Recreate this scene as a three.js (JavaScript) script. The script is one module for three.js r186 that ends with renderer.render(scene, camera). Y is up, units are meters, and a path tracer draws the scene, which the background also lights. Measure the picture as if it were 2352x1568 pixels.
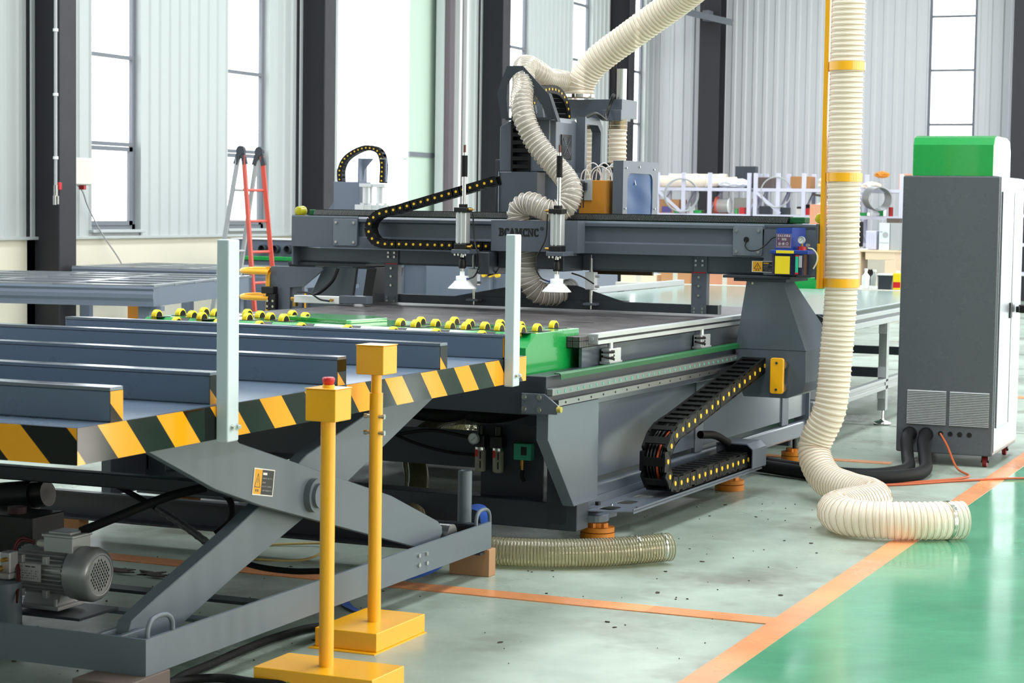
import * as THREE from 'three';
import { RoundedBoxGeometry } from 'three/addons/geometries/RoundedBoxGeometry.js';
import { ConvexGeometry } from 'three/addons/geometries/ConvexGeometry.js';
import { TextGeometry } from 'three/addons/geometries/TextGeometry.js';
import { FontLoader } from 'three/addons/loaders/FontLoader.js';
import { mergeGeometries, toCreasedNormals } from 'three/addons/utils/BufferGeometryUtils.js';
import { RectAreaLightUniformsLib } from 'three/addons/lights/RectAreaLightUniformsLib.js';

const R = (d) => d * Math.PI / 180;
const V = (x, y, z) => new THREE.Vector3(x, y, z);
const scene = new THREE.Scene();

// ---- camera -----------------------------------------------------------------------------------
const camera = new THREE.PerspectiveCamera(2 * Math.atan(784 / 4606.64) * 180 / Math.PI, 2352 / 1568, 0.1, 300);
camera.position.set(0, 1.6, 0);
camera.rotation.order = 'YXZ';
camera.rotation.set(R(-3.8394), R(23.15), R(0.8419));
camera.focus = 9.5;
camera.userData.fStop = 9;
scene.add(camera);

// ---- sky, lamps, exposure -----------------------------------------------------------------------
const renderer = new THREE.WebGLRenderer({ antialias: true });
renderer.toneMapping = THREE.LinearToneMapping;
renderer.toneMappingExposure = 1.0;
renderer.shadowMap.enabled = true;
renderer.shadowMap.type = THREE.PCFSoftShadowMap;
RectAreaLightUniformsLib.init();
scene.background = new THREE.Color().setRGB(5.2, 5.4, 5.6);        // even overcast sky
const ROOF = 8.2, X0 = -13.4, X1 = 17, Z0 = -38.2, Z1 = 9;             // the hall's inner faces
function panelLight(x, y, z, w, h, look, power, color = 0xffffff) {    // a soft lamp just in front of a glowing sheet
  const l = new THREE.RectAreaLight(color, power, w, h);
  l.position.set(x, y, z); l.lookAt(x + look[0], y + look[1], z + look[2]);
  scene.add(l); return l;
}
const SKYLIGHTS = [[-8.6, -31], [-8.6, -20], [-8.6, -9], [-1.6, -31], [-1.6, -20], [-1.6, -9], [6.4, -31], [6.4, -20], [6.4, -9]];
for (const [x, z] of SKYLIGHTS) panelLight(x, ROOF - 0.08, z, 1.6, 8, [0, -1, 0.00001], 13, 0xf8faff);
// tall side windows of the right-hand wall, outside the picture, that light the faces turned to the right
const SIDE_WINDOWS = [-33, -27, -21, -15, -9, -3, 3];
for (const z of SIDE_WINDOWS) panelLight(X1 - 0.06, 3.7, z, 2.6, 4.6, [-1, 0, 0], 13, 0xfff4ea);

// ---- small helpers --------------------------------------------------------------------------------
let seed = 7;
const rnd = () => { seed = (seed * 1664525 + 1013904223) >>> 0; return seed / 4294967296; };
const rr = (a, b) => a + (b - a) * rnd();
const taken = new Map();
function numbered(n) { const k = taken.get(n) ?? 0; taken.set(n, k + 1); return k ? `${n}_${String(k).padStart(3, '0')}` : n; }
function shade(o) { o.traverse((m) => { if (m.isMesh) { m.castShadow = true; m.receiveShadow = true; } }); return o; }
function uvBox(g) {                                                    // uv in metres from the three main planes
  if (g.index) g = g.toNonIndexed();
  const p = g.attributes.position, n = g.attributes.normal, uv = new Float32Array(p.count * 2);
  for (let i = 0; i < p.count; i += 3) {
    const a = V().fromBufferAttribute(p, i), b = V().fromBufferAttribute(p, i + 1), c = V().fromBufferAttribute(p, i + 2);
    const f = b.clone().sub(a).cross(c.clone().sub(a)); const ax = Math.abs(f.x), ay = Math.abs(f.y), az = Math.abs(f.z);
    [a, b, c].forEach((q, k) => { const j = (i + k) * 2;
      if (ax >= ay && ax >= az) { uv[j] = q.z; uv[j + 1] = q.y; } else if (ay >= az) { uv[j] = q.x; uv[j + 1] = q.z; } else { uv[j] = q.x; uv[j + 1] = q.y; } });
  }
  const o = new THREE.BufferGeometry();
  o.setAttribute('position', p); o.setAttribute('normal', n); o.setAttribute('uv', new THREE.BufferAttribute(uv, 2));
  return o;
}
const box = (x0, x1, y0, y1, z0, z1, b = 0) => {
  const w = x1 - x0, h = y1 - y0, d = z1 - z0, m = Math.min(w, h, d) * 0.45;
  const g = b ? new RoundedBoxGeometry(w, h, d, 1, Math.min(b, m)) : new THREE.BoxGeometry(w, h, d);
  return g.translate((x0 + x1) / 2, (y0 + y1) / 2, (z0 + z1) / 2);
};
const cyl = (axis, x, y, z, r, l, n = 20, r2 = r) => {                 // centre x,y,z, length l along the axis
  const g = new THREE.CylinderGeometry(r2, r, l, n);
  if (axis === 'x') g.rotateZ(-Math.PI / 2); if (axis === 'z') g.rotateX(Math.PI / 2);
  return g.translate(x, y, z);
};
const bar = (a, b, r, n = 10) => {                                     // round bar between two points
  const A = V(...a), B = V(...b), d = B.clone().sub(A), g = new THREE.CylinderGeometry(r, r, d.length(), n);
  g.applyQuaternion(new THREE.Quaternion().setFromUnitVectors(V(0, 1, 0), d.normalize()));
  return g.translate(...A.add(B).multiplyScalar(0.5).toArray());
};
const beam = (a, b, w, h) => {                                          // square bar between two points
  const A = V(...a), B = V(...b), d = B.clone().sub(A), g = new THREE.BoxGeometry(w, h, d.length());
  const m = new THREE.Matrix4().lookAt(B, A, V(0, 1, 0)); g.applyMatrix4(m);
  return g.translate(...A.add(B).multiplyScalar(0.5).toArray());
};
// prism: outline in two axes, extruded along the third between c0 and c1. plane 'zy' -> along x, 'xy' -> along z, 'xz' -> along y
function prism(plane, pts, c0, c1, holes = [], bevel = 0) {
  const mk = (P) => P.map(([a, b]) => new THREE.Vector2(plane === 'zy' ? -a : a, plane === 'xz' ? -b : b));
  const s = new THREE.Shape(mk(pts)); for (const h of holes) s.holes.push(new THREE.Path(mk(h)));
  const g = new THREE.ExtrudeGeometry(s, { depth: c1 - c0 - 2 * bevel, bevelEnabled: bevel > 0, bevelSize: bevel, bevelThickness: bevel, bevelOffset: -bevel, bevelSegments: 1, curveSegments: 10 });
  g.translate(0, 0, c0 + bevel);
  if (plane === 'zy') g.rotateY(Math.PI / 2);
  if (plane === 'xz') { g.rotateX(-Math.PI / 2); }
  return g;
}
const curve = (pts, closed = false) => new THREE.CatmullRomCurve3(pts.map((p) => V(...p)), closed, 'centripetal');
const tube = (pts, r, seg = pts.length * 8, n = 8, closed = false) => new THREE.TubeGeometry(curve(pts, closed), seg, r, n, closed);
const lathe = (prof, n = 24) => new THREE.LatheGeometry(prof.map(([r, y]) => new THREE.Vector2(r, y)), n);
const circle = (cx, cy, r, n = 20) => Array.from({ length: n }, (_, i) => [cx + r * Math.cos(2 * Math.PI * i / n), cy + r * Math.sin(2 * Math.PI * i / n)]);
const rrect = (x0, x1, y0, y1, r, n = 4) => { const o = []; for (const [cx, cy, a] of [[x1 - r, y1 - r, 0], [x0 + r, y1 - r, 90], [x0 + r, y0 + r, 180], [x1 - r, y0 + r, 270]]) for (let i = 0; i <= n; i++) { const t = R(a + 90 * i / n); o.push([cx + r * Math.cos(t), cy + r * Math.sin(t)]); } return o; };
const at = (g, x, y, z, rx = 0, ry = 0, rz = 0) => g.applyMatrix4(new THREE.Matrix4().compose(V(x, y, z), new THREE.Quaternion().setFromEuler(new THREE.Euler(rx, ry, rz)), V(1, 1, 1)));
function join(gs) { gs = [gs].flat(Infinity).map(uvBox); return gs.length > 1 ? mergeGeometries(gs) : gs[0]; }
function part(parent, name, gs, m, label) {                             // one named mesh, a child of its thing
  const o = new THREE.Mesh(gs.isBufferGeometry && gs.userData.ready ? gs : join(gs), m); o.name = name; if (label) o.userData.label = label;
  parent.add(o); return o;
}
const keepUV = (g) => { g.userData.ready = true; return g; };
function thing(name, label, category, [x, y, z] = [0, 0, 0], turn = 0, group) {
  const o = new THREE.Group(); o.name = numbered(name); scene.add(o); o.position.set(x, y, z); o.rotation.y = turn;
  o.userData = { label, category }; if (group) o.userData.group = group; return o;
}
function single(name, gs, m, label, category, group) {
  const o = new THREE.Mesh(gs.isBufferGeometry && gs.userData.ready ? gs : join(gs), m); o.name = numbered(name); scene.add(o);
  o.userData = { label, category }; if (group) o.userData.group = group; return o;
}
function struct(name, gs, m, parent) {
  const o = gs ? new THREE.Mesh(gs.isBufferGeometry && gs.userData.ready ? gs : join(gs), m) : new THREE.Group();
  o.name = parent ? name : numbered(name); if (!parent) o.userData.kind = 'structure'; (parent ?? scene).add(o); return o;
}
function dup(o, pos, turn, label) { const c = o.clone(); c.name = numbered(o.name.replace(/_\d{3}$/, '')); scene.add(c); c.position.set(...pos); if (turn !== undefined) c.rotation.y = turn; c.userData = { ...o.userData }; if (label) c.userData.label = label; return c; }

// ---- textures -------------------------------------------------------------------------------------
function noiseTile(n, cells, sd) {                                       // periodic value noise, 0..1
  let s = sd; const q = () => { s = (s * 1103515245 + 12345) & 0x7fffffff; return s / 0x7fffffff; };
  const out = new Float32Array(n * n); let amp = 1, sum = 0;
  for (const c of cells) {
    const cx = Array.isArray(c) ? c[0] : c, cy = Array.isArray(c) ? c[1] : c, g = new Float32Array(cx * cy).map(q);
    for (let y = 0; y < n; y++) { const fy = y / n * cy, y0 = Math.floor(fy), ty = (fy - y0) ** 2 * (3 - 2 * (fy - y0)), a = (y0 % cy) * cx, b = ((y0 + 1) % cy) * cx;
      for (let x = 0; x < n; x++) { const fx = x / n * cx, x0 = Math.floor(fx), tx = (fx - x0) ** 2 * (3 - 2 * (fx - x0)), i = x0 % cx, j = (x0 + 1) % cx;
        out[y * n + x] += amp * ((g[a + i] * (1 - tx) + g[a + j] * tx) * (1 - ty) + (g[b + i] * (1 - tx) + g[b + j] * tx) * ty); } }
    sum += amp; amp *= 0.6;
  }
  for (let i = 0; i < out.length; i++) out[i] /= sum; return out;
}
function tex(n, f, srgb, size) {                                         // f(x, y) -> [r,g,b] 0..255; size in metres
  const d = new Uint8Array(n * n * 4);
  for (let y = 0; y < n; y++) for (let x = 0; x < n; x++) { const c = f(x, y), i = (y * n + x) * 4; d[i] = c[0]; d[i + 1] = c[1]; d[i + 2] = c[2]; d[i + 3] = 255; }
  const t = new THREE.DataTexture(d, n, n); t.wrapS = t.wrapT = THREE.RepeatWrapping; t.magFilter = THREE.LinearFilter; t.minFilter = THREE.LinearMipmapLinearFilter; t.generateMipmaps = true;
  if (srgb) t.colorSpace = THREE.SRGBColorSpace; t.repeat.set(1 / size, 1 / size); t.needsUpdate = true; return t;
}
function canvasTex(w, h, draw) {
  const c = document.createElement('canvas'); c.width = w; c.height = h; const x = c.getContext('2d'); draw(x, w, h);
  const t = new THREE.CanvasTexture(c); t.colorSpace = THREE.SRGBColorSpace; t.anisotropy = 8; return t;
}
const cl = (v) => Math.max(0, Math.min(255, v));
const N1 = noiseTile(512, [5, 11, 23, 60, 150], 3), N2 = noiseTile(512, [4, 9, 31, 90, 256], 11), N3 = noiseTile(512, [[3, 60], [6, 140], [12, 256]], 23);
const smudge = tex(512, (x, y) => { const v = cl(255 * (0.8 + 0.14 * (N1[y * 512 + x] - 0.5) + 0.1 * (N2[y * 512 + x] - 0.5))); return [v, v, v]; }, false, 0.9);

// ---- materials ------------------------------------------------------------------------------------
const M = {};
const std = (name, color, roughness = 0.5, metalness = 0, o = {}) => (M[name] = new THREE.MeshPhysicalMaterial({ name, color, roughness, metalness, ...o }));
const paint = (name, color, rough = 0.55, o = {}) => std(name, color, rough, 0, { roughnessMap: smudge, ...o });
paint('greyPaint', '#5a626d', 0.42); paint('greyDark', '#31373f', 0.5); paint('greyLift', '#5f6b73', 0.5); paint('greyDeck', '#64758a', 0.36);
paint('greyCabinet', '#565b61', 0.34); paint('greySilver', '#a9adb0', 0.5); paint('greyBack', '#6a7485', 0.55);
paint('yellow', '#fdb714', 0.42, { clearcoat: 0.5, clearcoatRoughness: 0.15 }); paint('yellowPin', '#efc32c', 0.5); paint('tyre', '#f0d81a', 0.6); paint('orangeFoot', '#d5811d', 0.6);
paint('green', '#0f9c45', 0.35, { clearcoat: 0.8, clearcoatRoughness: 0.08 }); paint('greenDark', '#0a5c2f', 0.6); paint('red', '#c3262b', 0.4); paint('redLadder', '#cf5547', 0.55);
paint('black', '#0e0f11', 0.55); paint('blackChain', '#0a0b0c', 0.6, { specularIntensity: 0.6 }); std('rubber', '#0d0e10', 0.65, 0, { specularIntensity: 0.6 }); std('cable', '#0e0f12', 0.4);
std('white', '#e9ecec', 0.5); std('offWhite', '#d9d7cc', 0.6); std('post', '#cfdfe4', 0.45, 0, { roughnessMap: smudge });
std('alu', '#d6dadb', 0.38, 0.55); std('aluDull', '#a2a9aa', 0.45, 0.6); std('railSteel', '#868e8d', 0.35, 0.5); std('chrome', '#d8d8d6', 0.18, 1); std('steel', '#9a9c9d', 0.4, 0.9, { roughnessMap: smudge }); std('brass', '#b98f45', 0.35, 0.9);
std('castAlu', '#b4b7b8', 0.42, 0.5, { roughnessMap: smudge }); std('blue', '#1f3f93', 0.4); std('teal', '#3c9d80', 0.5); std('blueStrap', '#1d4fa6', 0.8);
std('column', '#2b2b30', 0.7, 0, { roughnessMap: smudge }); std('cream', '#dcd8c6', 0.8); std('frameGrey', '#6e747c', 0.5); std('brownPlank', '#a87a4d', 0.8);
std('cardboard', '#c9976b', 0.85); std('cardPink', '#d99b7c', 0.85); std('shelf', '#cfcfe2', 0.5); std('desk', '#e3cdb0', 0.6); std('rollCloth', '#efe3cd', 0.9); std('clear', '#eef3f1', 0.15, 0, { transmission: 0.7, thickness: 0 });

// ================================================================= THE HALL
const floorMap = tex(1024, (x, y) => {
  const i = (y >> 1) * 512 + (x >> 1), a = N1[i] - 0.5, b = N2[i] - 0.5, j = ((y * 3) % 512) * 512 + ((x * 3) % 512), c = N2[j] - 0.5;
  const dirt = Math.max(0, N1[((y + 200) % 512) * 512 + ((x + 77) % 512)] - 0.52) * 1.6;
  const v = 1 + 0.34 * a + 0.22 * b + 0.16 * c - dirt * 0.55;
  const t = 1 - 0.5 * Math.max(0, c + a); return [cl((161 - 8 * t) * v + dirt * 12), cl((166 + 2 * t) * v - dirt * 2), cl((157 - 1 * t) * v - dirt * 8)];
}, true, 5.5);
const walkMap = tex(1024, (x, y) => {
  const i = (y >> 1) * 512 + (x >> 1), j = ((y * 2 + x) % 512) * 512 + ((x * 2 + y) % 512), a = N2[i] - 0.5, b = N2[j] - 0.5, q = ((y * 5) % 512) * 512 + ((x * 2 + y) % 512), s = Math.max(0, N2[q] - 0.56), v = 1 + 0.14 * a + 0.16 * b + 0.3 * s;
  return [cl(84 * v), cl(156 * v), cl(120 * v)];
}, true, 4.2);
const lineMap = tex(256, (x, y) => { const v = 1 + 0.3 * (N2[y * 512 + x] - 0.5) + 0.25 * (N1[y * 512 + x] - 0.5); return [cl(226 * v), cl(150 * v), cl(98 * v)]; }, true, 1.3);
const wearRough = tex(512, (x, y) => { const v = cl(255 * (0.6 + 0.9 * (N1[y * 512 + x] - 0.5) + 0.35 * (N2[y * 512 + x] - 0.5))); return [v, v, v]; }, false, 3.1);
M.floor = new THREE.MeshPhysicalMaterial({ name: 'floor', map: floorMap, roughness: 0.62, roughnessMap: wearRough });
M.walk = new THREE.MeshPhysicalMaterial({ name: 'walkway', map: walkMap, roughness: 0.25, roughnessMap: wearRough });
M.line = new THREE.MeshPhysicalMaterial({ name: 'lines', map: lineMap, roughness: 0.5, roughnessMap: wearRough });
std('wallPanel', '#b3bbbb', 0.4); std('wallGrey', '#c0c2c6', 0.5); std('ceilingSheet', '#d4d6d6', 0.7); std('concrete', '#b4b2ac', 0.9);
std('windowGlass', '#ffffff', 0.02, 0, { transmission: 1, thickness: 0 }); std('doorLeaf', '#b9cfc0', 0.5);

struct('floor', box(X0 - 0.2, X1 + 0.2, -0.3, 0, Z0 - 0.2, Z1 + 0.2), M.floor);
struct('outdoor_ground', [box(-90, X0 - 0.2, -0.32, -0.05, -90, 60), box(X0 - 0.2, 60, -0.32, -0.05, -90, Z0 - 0.2)], M.concrete);
struct('walkway_floor', box(-1.98, 1.6, 0.0, 0.003, -34, 6), M.walk);
struct('floor_marking', box(-2.1, -1.98, 0, 0.004, -34, 6), M.line);
struct('floor_marking', box(-13, -2.1, 0, 0.004, -7.59, -7.46), M.line);
struct('floor_marking', box(-3.6, -2.77, 0, 0.004, -12.72, -12.61), M.line);
struct('floor_marking', box(-3.3, -2.1, 0, 0.004, -17.95, -17.72), M.line);
struct('floor_marking', box(1.6, 1.72, 0, 0.004, -34, 6), M.line);
{ // expansion joints of the slab beyond the machine
  struct('floor_marking', [[-14.9], [-20.3]].map(([z]) => box(-13.2, -2.2, 0, 0.0015, z, z + 0.02)), std('joint', '#6f7570', 0.9));
}

// ---- left wall with windows and the open gate --------------------------------------------------
const WT = 0.1;                                                          // thickness of the sandwich panels
const openL = [[9, 9], [-1, -2], [-4, -5], [-7, -8], [-10.2, -11.2], [-13.2, -14.2], [-16.1, -17.1], [-19.08, -20.07], [-22.02, -23.05], [-24.95, -28.4], [-30.85, -31.87], [-33.87, -34.85], [-36.75, -37.8], [Z0, Z0]];
const SILL = 1.27, HEAD = 6.3;
const stripGeo = (len, y0, y1) => join(prism('xz', [[0, 0], [0.032, 0], [0.032, 0.05], [0.012, 0.075], [0.012, len - 0.03], [0.032, len - 0.008], [0.032, len], [0, len], [-WT, len], [-WT, 0]].map(([x, z]) => [x, -z]), y0, y1));
const stripFull = stripGeo(0.21, 1.2, ROOF), stripHead = stripGeo(0.21, HEAD, ROOF), stripLow = stripGeo(0.21, 1.2, SILL);
const wallL = struct('wall_left', null, null);
part(wallL, 'plinth', [box(X0 - 0.24, X0 + 0.02, 0, 1.2, -24.95, Z1), box(X0 - 0.24, X0 + 0.02, 0, 1.2, Z0 - 0.2, -28.4)], M.cream);
part(wallL, 'ledge', [box(X0 - 0.1, X0 + 0.07, 1.165, 1.2, -24.95, Z1, 0.006), box(X0 - 0.1, X0 + 0.07, 1.165, 1.2, Z0, -28.4, 0.006)], M.wallPanel);
function strips(parent, geo, a, b, m, place) {
  const n = Math.max(1, Math.round(Math.abs(a - b) / 0.21)), w = Math.abs(a - b) / n;
  for (let k = 0; k < n; k++) { const o = part(parent, 'wall_panel', keepUV(geo), m); place(o, k * w, w / 0.21); }
}
for (let k = 0; k + 1 < openL.length; k++) {
  const a = openL[k][1], b = openL[k + 1][0];
  if (b > -15) part(wallL, 'wall_panel', box(X0 - WT, X0, 1.2, ROOF, b, a), M.wallPanel);
  else strips(wallL, stripFull, a, b, M.wallPanel, (o, d, s) => { o.position.set(X0, 0, a - d); o.scale.z = s; });
  if (k && openL[k][0] > -24) for (const [y0, y1] of [[1.2, SILL], [HEAD, ROOF]]) part(wallL, 'wall_panel', box(X0 - WT, X0 + 0.01, y0, y1, openL[k][1], openL[k][0]), M.wallPanel);
  if (k && openL[k][0] < -24 && openL[k + 1][0] !== openL[k][0]) for (const [y0, y1] of openL[k][0] === -24.95 ? [[6.6, ROOF]] : [[1.2, SILL], [HEAD, ROOF]]) part(wallL, 'wall_panel', box(X0 - WT, X0 + 0.01, y0, y1, openL[k][1], openL[k][0]), M.wallPanel);
}
// window unit: z runs to -width, frame set towards the outside; built once per width, then placed
const TR = [2.26, 3.27, 4.29, 5.3];
function windowUnit(w, place) {
  const t = struct('window', null, null); t.name = `window_${windowUnit.n = (windowUnit.n ?? 0) + 1}`;
  const g = (x) => x; void g;
  part(t, 'window_frame', [box(-0.1, -0.05, SILL, HEAD, -0.045, 0), box(-0.1, -0.05, SILL, HEAD, -w, -w + 0.06), box(-0.1, -0.05, SILL, SILL + 0.06, -w, 0), box(-0.1, -0.05, HEAD - 0.06, HEAD, -w, 0)], M.frameGrey);
  for (const y of TR) part(t, 'transom', box(-0.1, -0.05, y - 0.022, y + 0.022, -w + 0.06, -0.04), M.frameGrey);
  part(t, 'sash', [box(-0.07, -0.035, SILL + 0.05, TR[0] - 0.03, -w + 0.07, -w + 0.14), box(-0.07, -0.035, SILL + 0.05, TR[0] - 0.03, -0.1, -0.05), box(-0.07, -0.035, SILL + 0.05, SILL + 0.1, -w + 0.07, -0.05), box(-0.07, -0.035, TR[0] - 0.08, TR[0] - 0.03, -w + 0.07, -0.05)], M.frameGrey);
  const ys = [SILL + 0.05, ...TR, HEAD - 0.05];
  for (let k = 0; k + 1 < ys.length; k++) part(t, 'pane', box(-0.082, -0.078, ys[k], ys[k + 1], -w + 0.06, -0.05), M.windowGlass);
  part(t, 'window_sill', box(-0.1, 0.08, SILL - 0.035, SILL, -w - 0.03, 0.03, 0.006), M.wallPanel);
  place(t); return t;
}
for (const [a, b] of openL) if (a !== b && a !== -24.95) windowUnit(a - b, (t) => t.position.set(X0, 0, a));

// gate: frame posts, the leaf pushed to one side, and a steel lining
const gate = struct('door_1', null, null);
part(gate, 'door_frame', [box(X0 - 0.05, X0 + 0.12, 0, 6.6, -28.62, -28.44), box(X0 - 0.05, X0 + 0.08, 0, 6.6, -29.02, -28.8), box(X0 - 0.08, X0 + 0.1, 6.6, 6.8, -29, -24.9)], std('gateFrame', '#5d5459', 0.6));
part(gate, 'door_trim', [box(X0 - 0.05, X0 + 0.16, 0, 6.6, -28.8, -28.72), box(X0 - 0.05, X0 + 0.13, 0, 6.6, -29.12, -29.05)], M.white);
const leafR = part(gate, 'door_leaf', [box(X0 - 0.3, X0 - 0.2, 0.05, 2.36, -29.4, -27.68, 0.01), box(X0 - 0.3, X0 - 0.2, 2.4, 6.5, -29.4, -27.68, 0.01)], M.doorLeaf);
part(leafR, 'leaf_rail', box(X0 - 0.21, X0 - 0.18, 2.35, 2.42, -29.4, -27.68), M.frameGrey);
const leafL = part(gate, 'door_leaf', [box(X0 - 0.3, X0 - 0.2, 0.05, 2.5, -25.27, -23.9, 0.01), box(X0 - 0.3, X0 - 0.2, 2.54, 6.5, -25.27, -23.9, 0.01)], M.white);
part(leafL, 'leaf_rail', box(X0 - 0.21, X0 - 0.18, 2.49, 2.55, -25.27, -23.9), M.frameGrey);

// ---- back wall -------------------------------------------------------------------------------------
const wallB = struct('wall_back', null, null);
part(wallB, 'plinth', [box(X0, 0.6, 0, 1.2, Z0 - 0.2, Z0 + 0.02), box(6.4, X1, 0, 1.2, Z0 - 0.2, Z0 + 0.02)], M.cream);
part(wallB, 'ledge', [box(X0, 0.6, 1.165, 1.2, Z0 - 0.1, Z0 + 0.07), box(6.4, X1, 1.165, 1.2, Z0 - 0.1, Z0 + 0.07)], M.wallGrey);
const openB = [[X0, X0], [-7.85, -6.95], [-4.6, -3.7], [-1.9, -1], [0.6, 6.4], [8.4, 9.3], [11.5, 12.4], [X1, X1]];
for (let k = 0; k + 1 < openB.length; k++) {
  const a = openB[k][1], b = openB[k + 1][0];
  if (a < -5 || b < -4) strips(wallB, stripFull, a, b, M.wallGrey, (o, d, s) => { o.rotation.y = -Math.PI / 2; o.position.set(a + d, 0, Z0); o.scale.z = s; });
  else part(wallB, 'wall_panel', box(a, b, 1.2, ROOF, Z0 - WT, Z0), M.wallGrey);
  if (k) for (const [y0, y1] of openB[k][0] === 0.6 ? [[6.2, ROOF]] : [[1.2, SILL], [HEAD, ROOF]]) part(wallB, 'wall_panel', box(openB[k][0], openB[k][1], y0, y1, Z0 - WT, Z0 + 0.01), M.wallGrey);
}
for (const [a, b] of openB) if (a !== b && a !== 0.6) windowUnit(b - a, (t) => { t.rotation.y = -Math.PI / 2; t.position.set(a, 0, Z0); });
// strip orientation: the back wall's strips run along +x, so their ribs look towards +z

// ---- walls behind and beside the camera, roof -----------------------------------------------------
const wallR = struct('wall_right', null, null);
part(wallR, 'plinth', box(X1, X1 + 0.24, 0, 1.2, Z0 - 0.2, Z1 + 0.2), M.cream);
part(wallR, 'wall_panel', box(X1, X1 + WT, 1.2, ROOF, Z0 - 0.2, Z1 + 0.2), M.wallPanel);
struct('wall_front', box(X0 - 0.2, X1 + 0.2, 0, ROOF, Z1, Z1 + 0.2), M.wallPanel);
std('sideWindow', '#ffffff', 0.3, 0, { emissive: 0xfff6ea, emissiveIntensity: 1.6 }); std('roofLight', '#ffffff', 0.4, 0, { emissive: 0xf6faff, emissiveIntensity: 1.6 });
const sideWindow = (z) => { const t = struct('window', null, null); t.name = `window_${++windowUnit.n}`; part(t, 'window_pane', box(X1 - 0.04, X1 - 0.01, 1.4, 6, z - 1.3, z + 1.3), M.sideWindow); part(t, 'window_frame', [box(X1 - 0.06, X1, 1.32, 1.4, z - 1.4, z + 1.4), box(X1 - 0.06, X1, 6, 6.08, z - 1.4, z + 1.4), box(X1 - 0.06, X1, 1.4, 6, z - 1.4, z - 1.3), box(X1 - 0.06, X1, 1.4, 6, z + 1.3, z + 1.4)], M.frameGrey); };
for (const z of SIDE_WINDOWS) sideWindow(z);
const roof = struct('ceiling', null, null);
part(roof, 'roof_sheet', box(X0 - 0.2, X1 + 0.2, ROOF, ROOF + 0.2, Z0 - 0.2, Z1 + 0.2), M.ceilingSheet);
for (const [x, z] of SKYLIGHTS) part(roof, 'roof_light', box(x - 0.8, x + 0.8, ROOF - 0.06, ROOF - 0.02, z - 4, z + 4), M.roofLight);
for (const z of [-35.85, -29.9, -23.95, -18.05, -12.1, -6.2]) part(roof, 'roof_beam', [box(X0, X1, ROOF - 0.55, ROOF - 0.53, z - 0.12, z + 0.12), box(X0, X1, ROOF - 0.53, ROOF, z - 0.01, z + 0.01)], M.column);

// ---- steel columns -----------------------------------------------------------------------------------
const hCol = (x, z, along) => { // H section: flanges 0.3 wide, 0.45 deep
  const f = along === 'x' ? [[0, 0.02, -0.15, 0.15], [0.43, 0.45, -0.15, 0.15], [0.02, 0.43, -0.008, 0.008]] : [[-0.21, 0.21, 0, 0.02], [-0.21, 0.21, 0.38, 0.4], [-0.008, 0.008, 0.02, 0.38]];
  return f.map(([a, b, c, d]) => box(x + a, x + b, 0, ROOF - 0.5, z + c, z + d, 0.004));
};
const col = (...a) => { const c = struct('steel_column', hCol(...a), M.column); return c; };
for (const z of [-18.05, -23.95, -29.9, -35.85]) col(X0, z, 'x');
for (const x of [-12.04, -6.0, 0.2]) col(x, Z0 + 0.05, 'z');

// ================================================================= SCISSOR LIFT TABLE
const hazardTex = canvasTex(512, 128, (x, w, h) => {                        // one period of the tape, 0.311 m x 0.112 m
  x.fillStyle = '#0a0d0c'; x.fillRect(0, 0, w, h); x.fillStyle = '#f5a71a';
  x.beginPath(); x.moveTo(0, 0); x.lineTo(244, 0); x.lineTo(244 + 175, h); x.lineTo(175, h); x.fill();
});
hazardTex.wrapS = THREE.RepeatWrapping;
std('hazard', '#ffffff', 0.06, 0, { map: hazardTex, specularIntensity: 0.8 });
function tape(parent, a, b, height, off = 0, flip = 1) {                    // a flat strip of tape from a to b (lower corners), facing right of a->b
  const A = V(...a), B = V(...b), L = A.distanceTo(B), g = new THREE.BufferGeometry();
  const n = B.clone().sub(A).normalize().cross(V(0, 1, 0)).multiplyScalar(0.0012); A.add(n); B.add(n);
  const P = [A, B, B.clone().setY(B.y + height), A.clone().setY(A.y + height)];
  g.setAttribute('position', new THREE.Float32BufferAttribute([0, 1, 2, 0, 2, 3].flatMap((i) => P[i].toArray()), 3));
  const U = [[off, 0], [off + flip * L / 0.311, 0], [off + flip * L / 0.311, 1], [off, 1]];
  g.setAttribute('uv', new THREE.Float32BufferAttribute([0, 1, 2, 0, 2, 3].flatMap((i) => U[i]), 2)); g.computeVertexNormals();
  return part(parent, 'hazard_tape', keepUV(g), M.hazard);
}
const LX = -3.42, LZ0 = -4.81, LZ1 = -8.16, DK = 0.944, LL = -5.98;
const lift = thing('scissor_lift_table', 'grey scissor lift table with five long support rails and yellow and black edge tape', 'lift table');
const deck = part(lift, 'deck', [box(LL, LX, DK - 0.008, DK, LZ1, LZ0, 0.003), box(LX - 0.01, LX, 0.834, DK, LZ1, LZ0, 0.003), box(LL, LX, 0.834, DK, LZ0 - 0.01, LZ0, 0.003), box(LL, LX, 0.834, DK - 0.01, LZ1, LZ1 + 0.01),
  ...[-5.4, -6.1, -6.8, -7.5].map((z) => box(LL, LX - 0.02, 0.86, DK - 0.008, z - 0.03, z + 0.03))], M.greyDeck);
tape(deck, [LX, 0.834, LZ0], [LX, 0.834, LZ1], 0.109, 0.681); tape(deck, [LL, 0.834, LZ0], [LX, 0.834, LZ0], 0.109, 0.884);
std('padTop', '#7f8894', 0.18, 0.5);
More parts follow.
